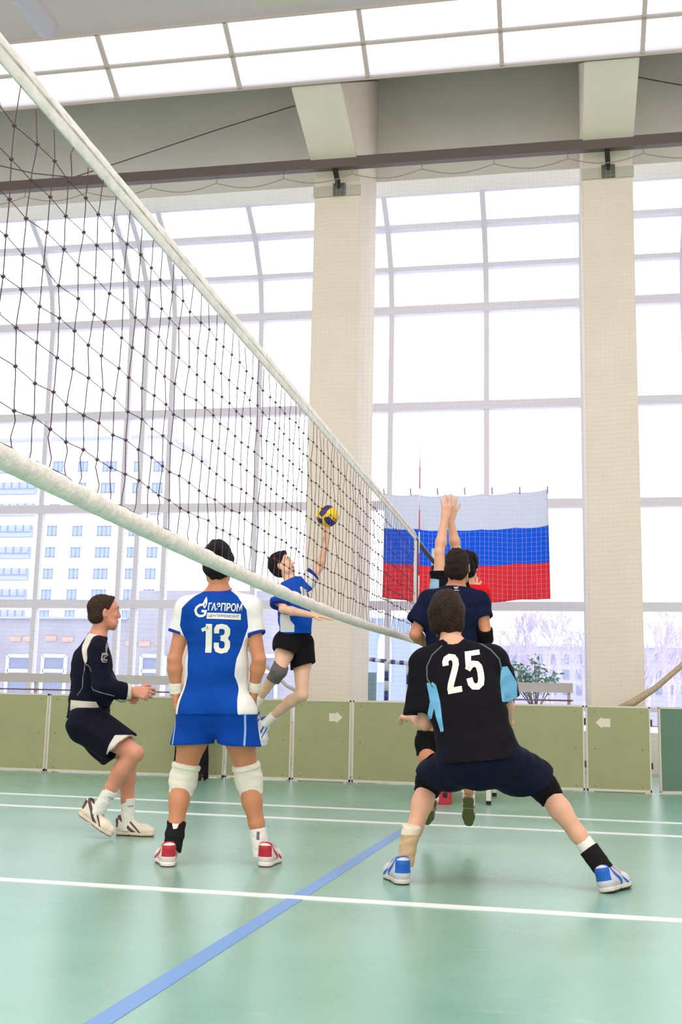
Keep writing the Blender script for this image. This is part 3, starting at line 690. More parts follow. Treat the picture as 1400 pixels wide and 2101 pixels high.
def shirt(parent, J, m, hem_pel, sl, off=.014, h=.006, amp=.004, seed=1, attrs=None, hem_r=.165, s=1., col_r=.066, wa=.145, arm_r=(.075,.082), hem_n=None, name='shirt', g=1.35, seat=0, ch=.17):
    """sl: {'l': fraction down the upper arm or (point)}; hem_pel: point at the middle of the hem"""
    f = J['f']; pel, che, nk = J['pel'], J['che'], J['nk']; sp = (che-pel).normalized(); n = (V(f)-sp*V(f).dot(sp)).normalized(); hm = V(hem_pel)
    pts = [nv(p) for p in (hm, nk, J['shl'], J['shr'], *[v for v in sl.values()])]
    F = Field(np.min(pts, 0)-.26, np.max(pts, 0)+.26, h)
    for q in sl:                      # sleeves first, each hollow at its hem
        sh = J['sh'+q]; he = V(sl[q]); el = J['el'+q]; path = J.get('path'+q); base = el if path else sh; d = (he-base).normalized()
        if path: F.cone(sh, el, .066*s, .058*s, .03); F.cone(el, he+d*.03, .056*s, arm_r[1]*s, .02, caps=[(he, d)])
        else: F.cone(sh, he+d*.03, arm_r[0]*s, arm_r[1]*s, .03, caps=[(he, d)])
        F.cone(he+d*.05, he-d*.04, arm_r[1]*s-.007, arm_r[1]*s*.6, .002, None, 1, 'cut')
    F.chain([(hm-sp*.04, hem_r*s), (lp(pel, che, .5), wa*s), (che, ch*s)], .05, n, g)
    F.cone(che, lp(che, nk, .6), ch*.97*s, .115*s, .04, n, 1.4); F.cone(lp(che, nk, .7), lp(che, nk, 1.0), .085*s, .064*s, .03)
    if seat:
        for q in 'lr': F.cone(lp(pel, J['hp'+q], .6)-n*.02+sp*.02, J['hp'+q]-n*.032, seat, seat, .05)
    for q in 'lr':
        sh = J['sh'+q]; F.cone(lp(che, nk, .55), sh, .085*s, .066*s, .04).cone(lp(nk, che, .12), lp(nk, sh, .8), .05*s, .05*s, .03)
    F.wrinkle(amp, (8,8,18), seed)
    hn = hem_n or -sp; F.cap(hm, hn, .34)
    # neck opening
    nd = (J['hd']-nk).normalized(); F.cap(nk+nd*.012, nd, .13); F.cone(nk-nd*.01, nk+nd*.08, col_r*.86*s, .07*s, .006, None, 1, 'cut')
    F.cone(hm-sp*.05, hm+sp*.03, .12*s, .11*s, .01, n, 1.5, 'cut')
    return F.mesh(name, m, parent, attrs)
def shorts(parent, J, m, hems, waist, r0=.15, rl=.105, h=.006, amp=.004, seed=2, s=1., attrs=None, g=1.3, hem_n=None, rt_=.1, drape=0):
    f = J['f']; pel, che = J['pel'], J['che']; sp = (che-pel).normalized(); n = (V(f)-sp*V(f).dot(sp)).normalized()
    pts = [nv(p) for p in (waist, *hems.values())]; F = Field(np.min(pts, 0)-.24, np.max(pts, 0)+.24, h)
    for q in 'lr':
        hp = J['hp'+q]; he = V(hems[q]); d = (he-hp).normalized(); cn = d if not hem_n else V(hem_n[q]).normalized()
        F.cone(hp, he+d*.05, rt_*1.08*s, rl*1.05*s, .025, caps=[(he, cn)])
        if drape: F.cone(lp(hp, he, .65), he+d*.03-V((0,0,drape)), .09*s, .085*s, .03, caps=[(he, cn)])
    for q in 'lr':
        hp = J['hp'+q]; he = V(hems[q]); d = (he-hp).normalized(); F.cone(he+d*.07, he-d*.04, (rl-.006)*s, rl*s*.75, .002, None, 1, 'cut')
    F.cone(waist, pel, (r0-.01)*s, (r0+.015)*s, .03, n, g)
    for q in 'lr': hp = J['hp'+q]; F.cone(lp(pel, hp, .6)-n*.022, hp-n*.03, .115*s, .115*s, .04)
    F.wrinkle(amp, (7,7,12), seed); F.cap(waist, sp, .3)
    return F.mesh('shorts', m, parent, attrs)

# ------------------------------------------------------------------ the players
Z = V((0,0,1)); YV = V((0,1,0)); XV = V((1,0,0))
def eyes(W, f, par, s=1.):
    for q in (-1, 1):
        bm = bmesh.new(); bmesh.ops.create_uvsphere(bm, u_segments=14, v_segments=10, radius=.0125*s); bmesh.ops.translate(bm, verts=bm.verts, vec=W(q*.031,.0735,.012)); me = bpy.data.meshes.new('eye'); bm.to_mesh(me); bm.free()
        o = link('eye', me, mat('eye_white', (225,218,212), .2), par, True); bm = bmesh.new(); bmesh.ops.create_uvsphere(bm, u_segments=12, v_segments=8, radius=.006*s); bmesh.ops.translate(bm, verts=bm.verts, vec=W(q*.031,.0808,.012)); me = bpy.data.meshes.new('iris'); bm.to_mesh(me); bm.free(); link('iris', me, mat('iris', (60,44,34), .2), o, True)
        MB().tube([W(q*.014,.094,.032), W(q*.03,.093,.037), W(q*.048,.08,.033)], [.003*s,.004*s,.002*s], 6).build('eyebrow', mat('brow', (58,40,32), .8), par, True)
def person(loc, label):
    o = empty('person', (0,0,0)); tag(o, label, 'person'); return o
white_knit = cloth('white_knit', (240,232,216), rough=.85); sock_m = cloth('sock_white', (240,236,228), rough=.9)
black_knit = cloth('black_knit', (17,14,16)); tan_skin = skin('skin_tan', (206,136,98)); light_skin = skin('skin_light', (228,172,142)); pale_skin = skin('skin_pale', (236,188,158)); red_skin = skin('skin_ruddy', (216,146,118))
hair_black = hairmat('hair_black', (30,20,24)); hair_brown = hairmat('hair_brown', (62,40,32)); hair_dark = hairmat('hair_dark', (44,28,26))

# --- number 13, royal blue, back to us
def p13():
    Y = 6.05; a = lambda x, y, dy=0: at(x, y, Y+dy); P = person(None, 'person in royal blue kit numbered 13 with white knee pads, standing with back turned')
    fv = V((-.25,.97,0)); J = dict(f=fv, hf=fv, hd=a(448,1156), nk=a(449,1211), che=a(446,1292), pel=a(443,1452), shl=a(386,1250,-.04), shr=a(510,1250,.04), ell=a(358,1352,-.06), elr=a(532,1354,.02), wrl=a(361,1420,-.02), wrr=a(521,1416,.08),
             hpl=a(407,1462), hpr=a(482,1462), knl=a(376,1600,.07), knr=a(511,1600,.15), anl=a(354,1742,-.03), anr=a(537,1743,.13), kf=YV)
    J['ftl'] = J['anl']+V((-.05,.15,-.07)); J['ftr'] = J['anr']+V((.05,.15,-.07))
    b, W = body(P, J, tan_skin, s=1.02, hands={'l': (V((.05,.12,-1)), V((1,.25,0)), V((-.2,1,0)), dict(curl=.5)), 'r': (V((-.1,.2,-1)), V((-1,.1,0)), YV, dict(curl=.5))})
    hair(W, fv, Z, 'hair', hair_black, P, .013, -.075, 4, .005)
    edge = [(427,1205),(404,1222),(382,1250),(377,1285),(384,1310),(391,1350),(392,1385),(384,1410),(377,1440),(372,1468)]
    E_ = [(p.x-a(447,1300).x, p.z) for p in (a(x, y, -.05) for x, y in edge)]
    zz = [e[1] for e in E_][::-1]; xx = [abs(e[0]) for e in E_][::-1]; cx = a(447,1300).x
    wside = lambda v: np.abs(v[:,0]-cx)-np.interp(v[:,2], zz, xx)
    hl, hr = a(366,1303,-.05), a(525,1306,.03); dl = (hl-J['shl']).normalized(); dr = (hr-J['shr']).normalized()
    cuff = AND(lambda v: np.abs(v[:,0]-cx)-.185, OR(AND(plane_side(hl-dl*.02, dl), near(hl, .1)), AND(plane_side(hr-dr*.02, dr), near(hr, .1))))
    sm = cloth('jersey_blue', (4,68,160), masks=(('w', (236,232,228)), ('c', (44,58,160))))
    sh = shirt(P, J, sm, a(443,1466), {'l': hl, 'r': hr}, hem_r=.182, wa=.166, ch=.172, seat=.125, arm_r=(.07,.067), attrs={'w': wside, 'c': OR(cuff, near(J['nk']+V((0,0,.0)), .078))}, seed=4, amp=.0065, s=1.0)
    ink = mat('print_white', (232,228,214), .55); dz = a(0,0).z
    def U(x, y): p = a(x, y, -.1); return p
    O = U(446,1300); k = (a(500,1300,-.1)-a(400,1300,-.1)).x/100
    q = lambda x, y: ((x-446)*k, -(y-1300)*k)
    one = stroke([q(432,1282), q(432,1338)], 12.5*k); flag1 = stroke([q(417,1294), q(426,1291.5), q(433,1286)], 7*k)
    three = [stroke([q(x, y) for x, y in [(447,1300),(447,1292),(449.5,1287.5),(456,1286),(463,1287.5),(466.5,1292),(466.5,1300),(463.5,1306.5),(455,1309)]], 9.5*k), stroke([q(x, y) for x, y in [(455,1309),(463.5,1311.5),(467,1317),(467,1326),(464,1332.5),(456.5,1334.5),(449.5,1332),(446.8,1326),(446.8,1318)]], 9.5*k)]
    decal('number', [one, flag1]+three, O, XV, Z, YV, sh, ink, sh)
    # flame-and-letter emblem
    g_ = [stroke([q(x, y) for x, y in [(415,1242.5),(408,1244),(402.5,1249),(400.5,1255),(403,1262),(409,1266),(417,1266),(421.5,1263),(422,1256.5),(413,1256)]], 4.8*k)]
    fl_ = [[q(x, y) for x, y in [(418.5,1226),(422,1234),(423,1241),(421,1248),(418.5,1251),(416,1248),(414,1241),(415.5,1234)]]]
    decal('emblem', g_, O, XV, Z, YV, sh, ink, sh, .0022, fl_, .006)
    decal('emblem_flame_core', [], O, XV, Z, YV, sh, mat('emblem_core', (70,110,190), .6), sh, .0034, [[q(x, y) for x, y in [(419,1238),(420.7,1243),(419,1248),(417.3,1243)]]], .006)
    bm = text_bm('ГАЗПРОМ', 64*k, 16.5*k, .025); 
    for v in bm.verts: v.co += V((*q(458,1247), 0))
    _proj('lettering', bm, O, XV, Z, YV, sh, ink, sh, .002, .006)
    decal('name_plate', [], O, XV, Z, YV, sh, ink, sh, .002, [[q(426,1259.5), q(488,1259.5), q(488,1271.5), q(426,1271.5)]], .006)
    bm = text_bm('ЦЕНТРРЕМОНТ', 56*k, 7*k, .01)
    for v in bm.verts: v.co += V((*q(457,1265.5), 0))
    _proj('lettering', bm, O, XV, Z, YV, sh, mat('print_blue', (40,70,150), .6), sh, .0036, .006)
    tr = lambda v: .005-np.abs(np.abs(v[:,0]-cx-.0)-.208)
    shorts(P, J, cloth('shorts_blue', (4,66,162), masks=(('p', (150,180,225)),)), {'l': a(395,1527,.0), 'r': a(490,1529,.0)}, a(443,1440), r0=.15, rl=.12, rt_=.104, seed=8, hem_n={'l': V((.04,0,-1)), 'r': V((-.04,0,-1))}, attrs={'p': tr})
    for s_, q_ in ((-1,'l'), (1,'r')):
        kn = J['kn'+q_]; hp = J['hp'+q_]; an = J['an'+q_]; tp = lp(kn, hp, .24); bt = lp(kn, an, .22)
        kp = band_('knee_pad', tp, bt, .078, .064, white_knit, P, mid=(kn+V((0,-.0,0)), .077), bulge=(kn+V((0,.03,-.02)), (XV, YV, Z), (.06,.06,.07)))
        band_('rolled_edge', lp(tp, bt, .03), lp(tp, bt, .17), .082, .08, white_knit, kp)
    for q_, e_ in (('l',-1), ('r',1)): band_('wristband', lp(J['el'+q_], J['wr'+q_], .72), lp(J['el'+q_], J['wr'+q_], 1.04), .038, .034, white_knit, P)
    band_('sock', lp(J['knr'], J['anr'], .7), J['anr']+V((0,0,-.04)), .049, .045, sock_m, P)
    decal('sock_mark', [], a(529,1715,.08), XV, Z, YV, bpy.data.objects['sock'], mat('sock_ink', (120,110,112), .8), bpy.data.objects['sock'], .0015, [[(-.008,-.022),(.008,-.022),(.008,.022),(-.008,.022)]], .01)
    v_ = poly_at([(351,1684),(368,1684),(363,1700),(356,1701)], Y-.05)+[]; v2 = poly_at([(339,1752),(348,1732),(354,1729),(361,1732),(366,1752)], Y-.05)
    F_ = band_('ankle_brace', lp(J['knl'], J['anl'], .6), lp(J['knl'], J['anl'], 1.04), .054, .052, cloth('brace_black', (30,26,28), masks=(('sk', (240,232,220)),)), P, attrs={'sk': OR(inpoly([(p.x,p.z) for p in v_]), inpoly([(p.x,p.z) for p in v2]))}, mid=(lp(J['knl'], J['anl'], .8), .05))
    for x_, s_ in ((347,-.5), (540,.03)):
        hl_ = fl(x_, 1780); shoe('red_shoe', hl_, hl_+V((s_,.9,0)), Z, P, (238,222,216), ((240,232,226),(170,60,64)), (190,42,58), 1.0)
p13()

# --- number 25, dark kit, wide crouch
def p25():
    Y = 5.8; a = lambda x, y, dy=0: at(x, y, Y+dy); P = person(None, 'person in dark shirt numbered 25 crouching with legs wide apart, back turned')
    J = dict(f=YV, hf=V((0,1,.1)), hu=V((-.03,.22,1)), hs=1.06, hd=a(918,1266,.14), nk=a(927,1320,.08), che=a(948,1402,.04), pel=a(982,1548,-.1), shl=a(872,1362,.06), shr=a(1006,1350,.1), ell=a(873,1484,.08), elr=a(1036,1436,.16), wrl=a(846,1472,.3), wrr=a(1044,1480,.34),
             hpl=a(952,1558,-.08), hpr=a(1018,1558,-.08), knl=a(882,1602,.22), knr=a(1116,1614,.18), anl=a(832,1762,.04), anr=a(1232,1774,.1), kf=V((0,1,0)))
    J['ftl'] = J['anl']+V((-.08,.12,-.06)); J['ftr'] = J['anr']+V((.1,.1,-.06))
    b, W = body(P, J, light_skin, s=1.0, hands={'l': (V((-.35,.6,.1)), V((.4,.2,-1)), V((.2,.2,1)), dict(curl=.5)), 'r': (V((-.2,.9,.2)), V((-.3,0,-1)), V((-1,0,0)), dict(curl=.5))})
    hair(W, J['hf'], J['hu'], 'hair', hairmat('hair_brown_thick', (70,46,36)), P, .022, -.125, 7, .006, s=1.06)
    Yf = Y-.12
    sideL = inpoly(poly_at([(884,1398),(893,1405),(903,1440),(912,1500),(905,1502),(894,1470),(884,1430)], Yf)); slL = inpoly(poly_at([(872,1400),(884,1402),(893,1440),(884,1475),(872,1478),(880,1440)], Yf)); slR = inpoly(poly_at([(1028,1368),(1040,1366),(1060,1400),(1060,1440),(1032,1440),(1026,1400)], Yf+.1))
    pip = OR(nearline(poly_at([(902,1322),(882,1342),(872,1366),(873,1392),(886,1410)], Yf), .0035), nearline(poly_at([(978,1314),(1004,1330),(1022,1350),(1027,1372)], Yf), .0035))
    m = cloth('jersey_dark', (14,11,19), masks=(('s', (112,176,214)), ('pp', (92,104,104))))
    sh = shirt(P, J, m, a(984,1560,-.1), {'l': a(866,1466,.03), 'r': a(1037,1438,.14)}, hem_r=.215, wa=.185, ch=.19, arm_r=(.082,.088), attrs={'s': OR(sideL, slL, slR), 'pp': pip}, seed=11, amp=.009, hem_n=V((.12,0,-1)), col_r=.07)
    ink = mat('print_cream', (246,238,220), .5); O = a(951,1378,-.1); k = (a(1000,1378,-.1)-a(900,1378,-.1)).x/100
    th = math.radians(11); R_ = V((math.cos(th), 0, math.sin(th))); U_ = V((-math.sin(th), 0, math.cos(th)))
    two = stroke([(x*k, y*k) for x, y in [(-35,19),(-35,27),(-32,33),(-25,36),(-17,33.5),(-13.5,27),(-13.5,18),(-17,8),(-24,-8),(-30,-22),(-33,-33)]], 13*k); two_b = stroke([(-38.5*k,-34*k), (-8*k,-34*k)], 12*k)
    f_ = stroke([(x*k, y*k) for x, y in [(38,36),(12,36)]], 11*k); f2 = stroke([(x*k, y*k) for x, y in [(14,41.5),(12,3)]], 12*k); f3 = stroke([(x*k, y*k) for x, y in [(9,2),(15,9),(22,13),(29,11),(33,5),(34,-6),(33.5,-20),(31,-30),(24,-35),(16,-33.5),(11.5,-27),(10,-15)]], 12.5*k)
    decal('number', [two, two_b, f_, f2, f3], O, R_, U_, YV, sh, ink, sh, .0025)
    hl, hr = lp(J['hpl'], J['knl'], .64)-V((0,0,.01)), lp(J['hpr'], J['knr'], .7)-V((0,0,.01))
    shorts(P, J, cloth('shorts_navy', (12,15,40)), {'l': hl, 'r': hr}, a(980,1520,-.08), r0=.165, rl=.118, rt_=.12, seed=5, amp=.009, drape=.075, hem_n={'l': (hl-J['hpl']).normalized()+V((.25,0,-.75)), 'r': (hr-J['hpr']).normalized()+V((-.25,0,-.75))})
    for q_ in 'lr':
        kn, hp, an = J['kn'+q_], J['hp'+q_], J['an'+q_]; F = Field(nv(kn)-.22, nv(kn)+.22, .005); t_, b_ = lp(kn, hp, .42), lp(kn, an, .17)
        F.cone(t_, kn, .083, .074, .02).cone(kn, lp(kn, an, .3), .072, .06, .02); F.wrinkle(.002, (14,14,50), 3); F.cap(b_, an-kn, None); F.mesh('knee_pad', black_knit, P)
    ta = cloth('sock_taped', (244,228,206), masks=(('t', (214,178,140)), ('tt', (112,84,72))))
    sock_ = band_('sock', a(845,1694,.02), J['anl']+V((0,0,-.03)), .048, .043, ta, P, attrs={'t': lambda v: J['anl'].z+.125-v[:,2], 'tt': near(a(822,1735,-.04), .014)})
    an = J['anr']; kn = J['knr']; band_('sock', lp(kn, an, .70), an, .045, .043, sock_m, P)
    t0, t1 = lp(kn, an, .80), lp(kn, an, 1.08)
    band_('ankle_brace', t0, t1, .052, .05, cloth('brace_dark', (28,22,26), masks=(('sk', (232,214,190)),)), P, attrs={'sk': OR(near(a(1226,1742,-.05), .009), near(a(1182,1722,-.03), .013))})
    hl_ = fl(830,1817); shoe('blue_shoe', hl_, hl_+V((-.4,.88,0)), Z, P, (208,206,212), ((214,206,198),(66,58,60)), (28,98,196), 1.05)
    hr_ = fl(1240,1834); shoe('blue_shoe', hr_, hr_+V((.42,.85,0)), V((-.25,0,1)), P, (208,206,212), ((214,206,198),(66,58,60)), (28,98,196), 1.05)
p25()

# --- man in navy sweatshirt, side on
def coach():
    Y = 7.05; a = lambda x, y, dy=0: at(x, y, Y+dy); P = person(None, 'person in navy long-sleeved top with white shoulder yoke, knees bent, facing right')
    f = V((.93,.37,0)).normalized(); hf = V((.82,.57,.03)); hu = V((.06,0,1))
    J = dict(f=f, hf=hf, hu=hu, hd=a(213,1256), nk=a(201,1306), che=a(189,1368,.02), pel=a(183,1476,.03), shr=a(203,1332,-.17), shl=a(188,1326,.19), elr=a(207,1414,-.2), ell=a(222,1408,.16), wrr=a(272,1419,-.08), wrl=a(258,1427,.06),
             hpr=a(184,1487,-.07), hpl=a(184,1487,.11), knr=a(277,1546,-.12), knl=a(266,1556,.1), anr=a(199,1664,-.1), anl=a(262,1692,.1), kf=V((.8,.1,.0)))
    J['bkr'] = V((.9,0,.5)); J['bkl'] = V((1,0,.0)); J['ftr'] = a(222,1708,-.1); J['ftl'] = a(300,1710,.1)
    b, W = body(P, J, red_skin, s=1.0, hands={'r': (V((1,.1,-.08)), V((.1,1,-.25)), V((.1,-.2,1)), dict(curl=1.0)), 'l': (V((1,-.25,-.05)), V((.1,-1,-.2)), V((0,0,1)), dict(curl=1.0))})
    hair(W, hf, hu, 'hair', hairmat('hair_short_brown', (84,56,42)), P, .0065, -.045, 9, .0015, front=.06)
    eyes(W, hf, P)
    Ys = Y-.2
    yoke = inpoly(poly_at([(180,1282),(188,1284),(226,1300),(222,1306),(209,1301),(193,1298),(180,1304),(175,1321),(171,1357),(167,1362),(153,1321),(158,1300)], Ys)); pip = OR(nearline(poly_at([(167,1361),(163,1389),(161,1410),(150,1426)], Ys), .003), nearline(poly_at([(167,1361),(175,1366),(183,1397),(196,1415),(232,1428)], Ys), .003), nearline(poly_at([(209,1301),(216,1312),(219,1345)], Ys), .003))
    hem = poly_at([(140,1436),(193,1440),(206,1478),(138,1458)], Y-.14)
    he = lp(J['elr'], J['wrr'], .93); hel = lp(J['ell'], J['wrl'], .93)
    cu = OR(AND(plane_side(lp(J['elr'], he, .86), he-J['elr']), near(he, .08)), AND(plane_side(lp(J['ell'], hel, .86), hel-J['ell']), near(hel, .07)))
    J['pathr'] = J['pathl'] = True
    m = cloth('sweat_navy', (15,15,34), masks=(('y', (226,218,206)), ('pp', (140,140,136)), ('cu', (214,206,190)), ('h', (216,206,192))))
    sh = shirt(P, J, m, a(180,1462,.02), {'r': he, 'l': hel}, hem_r=.168, wa=.16, ch=.17, arm_r=(.066,.05), attrs={'y': yoke, 'pp': pip, 'cu': cu, 'h': inpoly(hem)}, seed=21, amp=.008, g=1.25, hem_n=V((.3,0,-1)))
    q = stroke(arc(0,0,.017,.03,0,360,20), .006); q2 = stroke(arc(.002,-.004,.007,.012,60,330,10), .006)
    decal('sleeve_badge', [q, q2], a(205,1348,-.3), XV, Z, YV, sh, mat('badge_grey', (170,160,158), .6), sh, .002)
    hr_, hl_ = a(246,1535,-.11), a(242,1540,.1)
    pan = inpoly(poly_at([(238,1508),(262,1508),(256,1530),(224,1560),(215,1560)], Y-.2))
    shorts(P, J, cloth('shorts_dark_navy', (13,13,30), masks=(('w', (218,208,196)),)), {'r': hr_, 'l': hl_}, a(184,1450,.02), r0=.155, rl=.13, rt_=.12, seed=6, amp=.006, attrs={'w': pan}, g=1.1, hem_n={'r': V((.75,0,-.75)), 'l': V((.75,0,-.75))})
    s1 = band_('sock', lp(J['knr'], J['anr'], .62), J['anr']+V((-.01,0,-.03)), .05, .042, sock_m, P); s2 = band_('sock', lp(J['knl'], J['anl'], .6), J['anl']+V((0,0,-.04)), .046, .043, sock_m, P)
    for s_, c_, rd in ((s1, a(221,1640,-.2), V((.8,0,-.6))), (s2, a(262,1656,0), XV)):
        w_ = [stroke([(-.022+.011*i, -.004), (-.018+.011*i, .004), (-.013+.011*i, -.003)], .0025) for i in range(4)]; decal('sock_mark', w_, c_, rd, rd.cross(V((0,-1,0)))*1, YV, s_, mat('sock_ink', (120,110,112), .8), s_, .0015)
    col = (238,222,200)
    hp = a(160,1669,-.1); tp = a(233,1721,-.1); shoe('cream_shoe', hp, tp, V((.55,0,1)), P, col, ((226,206,180),(120,84,74)), (92,66,72), .97)
    hf_ = a(237,1714,.1); hf_.z = .002; tf = a(320,1716,.1); tf.z = .002; shoe('cream_shoe', hf_, tf, Z, P, col, ((226,206,180),(120,84,74)), (92,66,72), .95)
coach()

# --- jumping player hitting the ball
def spiker():
    Y = 10.; a = lambda x, y, dy=0: at(x, y, Y+dy); P = person(None, 'person in blue shirt and black shorts jumping, arm stretched up to the ball')
    f = V((.82,-.57,0)).normalized(); hf = V((.9,-.12,.42)).normalized(); hu = V((-.42,0,.9))
    J = dict(f=f, hf=hf, hu=hu, hd=a(579,1160), nk=a(598,1192), che=a(604,1232), pel=a(606,1312), shl=a(576,1214,-.14), shr=a(630,1197,.12), ell=a(581,1250,-.26), elr=a(656,1164,.16), wrl=a(640,1262,-.2), wrr=a(667,1120,.1),
             hpl=a(590,1320,-.05), hpr=a(620,1322,.06), knl=a(573,1376,-.26), knr=a(620,1426,-.1), anl=a(528,1440,.0), anr=a(551,1476,.1), kf=V((.8,-.5,0)))
    J['bkl'] = V((.6,-.6,-.3)); J['bkr'] = V((.7,-.3,-.5)); J['ftl'] = a(516,1478,.1); J['ftr'] = a(530,1500,.1)
    b, W = body(P, J, pale_skin, s=1.0, h=.0065, hands={'r': (V((.06,.02,1)), V((.55,-.3,.1)), V((-.4,-.9,0)), dict(curl=.1, spread=.2)), 'l': (V((1,0,-.12)), V((0,.2,-1)), V((.2,-1,0)), dict(curl=.12, spread=.1))})
    hair(W, hf, hu, 'hair', hairmat('hair_dark_red', (50,30,34)), P, .02, -.07, 13, .006, front=.075)
    eyes(W, hf, P)
    hl, hr = a(572,1243,-.24), a(645,1178,.14)
    Yf = Y-.2
    dl = (hl-J['shl']).normalized(); dr = (hr-J['shr']).normalized()
    sleeve = OR(AND(near(J['shl'], .15), lambda v: J['shl'].x-.01+.02-v[:,0]), AND(near(lp(J['shr'], hr, .7), .12), plane_side(J['shr']+dr*-.01, dr)))
    side = inpoly(poly_at([(572,1258),(592,1262),(594,1272),(602,1282),(601,1296),(570,1296)], Yf)); cuff = OR(AND(plane_side(hl-dl*.025, dl), near(hl, .09)), AND(plane_side(hr-dr*.025, dr), near(hr, .09)))
    sh = shirt(P, J, cloth('jersey_blue_two', (6,80,190), masks=(('w', (232,230,228)), ('c', (30,52,150)))), a(609,1302), {'l': hl, 'r': hr}, hem_r=.165, wa=.16, ch=.168, arm_r=(.072,.075), attrs={'w': OR(sleeve, side), 'c': cuff}, seed=31, amp=.009, hem_n=V((.1,0,-1)), h=.0065)
    decal('chest_print', [stroke([(0,-.06), (0,.05)], .03)], a(617,1215,-.3), XV, Z, YV, sh, mat('print_white', (232,228,214)), sh)
    hl_, hr_ = a(585,1338,-.14), a(622,1368,-.02)
    shorts(P, J, cloth('shorts_black', (14,11,16)), {'l': hl_, 'r': hr_}, a(606,1290), r0=.155, rl=.115, rt_=.115, seed=7, amp=.007, hem_n={'l': V((-.35,-.2,-1)), 'r': V((.35,0,-1))}, h=.0065)
    kn = J['knl']; band_('knee_pad', lp(kn, J['hpl'], .25), lp(kn, J['anl'], .3), .074, .062, cloth('knee_grey', (108,100,98)), P, mid=(kn, .072))
    band_('sock', lp(J['knl'], J['anl'], .82), J['anl']+V((-.03,0,-.05)), .043, .04, sock_m, P); band_('sock', lp(J['knr'], J['anr'], .82), J['anr']+V((-.04,0,-.05)), .045, .042, sock_m, P)
    shoe('light_shoe', a(524,1474,.1), a(534,1520,.12), V((1,.1,.35)), P, (226,222,226), ((226,222,220),(60,60,70)), (40,90,180), .95); shoe('light_shoe', a(505,1460,.05), a(513,1515,.08), V((1,.1,.3)), P, (226,222,226), ((226,222,220),(60,60,70)), (40,90,180), .95)
    # the ball against his palm
    bc = a(672,1059,.1); o = empty('volleyball', bc); tag(o, 'yellow and dark blue volleyball against the hand of the jumping player', 'ball')
    bm = bmesh.new(); bmesh.ops.create_icosphere(bm, subdivisions=5, radius=.106)
    R = Matrix.Rotation(.5, 3, 'Y') @ Matrix.Rotation(.6, 3, 'X')
    me = bpy.data.meshes.new('cover'); sw = []; seam = []
    for v in bm.verts:
        p = R @ (v.co/.106); ax_ = max(range(3), key=lambda i: abs(p[i])); u_, w_ = p[(ax_+1)%3]/abs(p[ax_]), p[(ax_+2)%3]/abs(p[ax_]); t = u_*.9+.35*math.sin(w_*1.6)*(1 if p[ax_] > 0 else -1)
        sw.append(.34-abs(t)); seam.append(.015-min(abs(abs(t)-.34), 1-max(abs(u_), abs(w_))))
        v.co *= 1-.006*max(0, 1-min(abs(abs(t)-.34), (1-max(abs(u_), abs(w_))))/.05)
    bm.to_mesh(me); bm.free()
    me.attributes.new('b', 'FLOAT', 'POINT').data.foreach_set('value', sw); me.attributes.new('s', 'FLOAT', 'POINT').data.foreach_set('value', seam)
    link('cover', me, mat('ball_cover', (248,208,20), .45, masks=(('b', (44,34,112)), ('s', (120,100,60)))), o, True)
spiker()

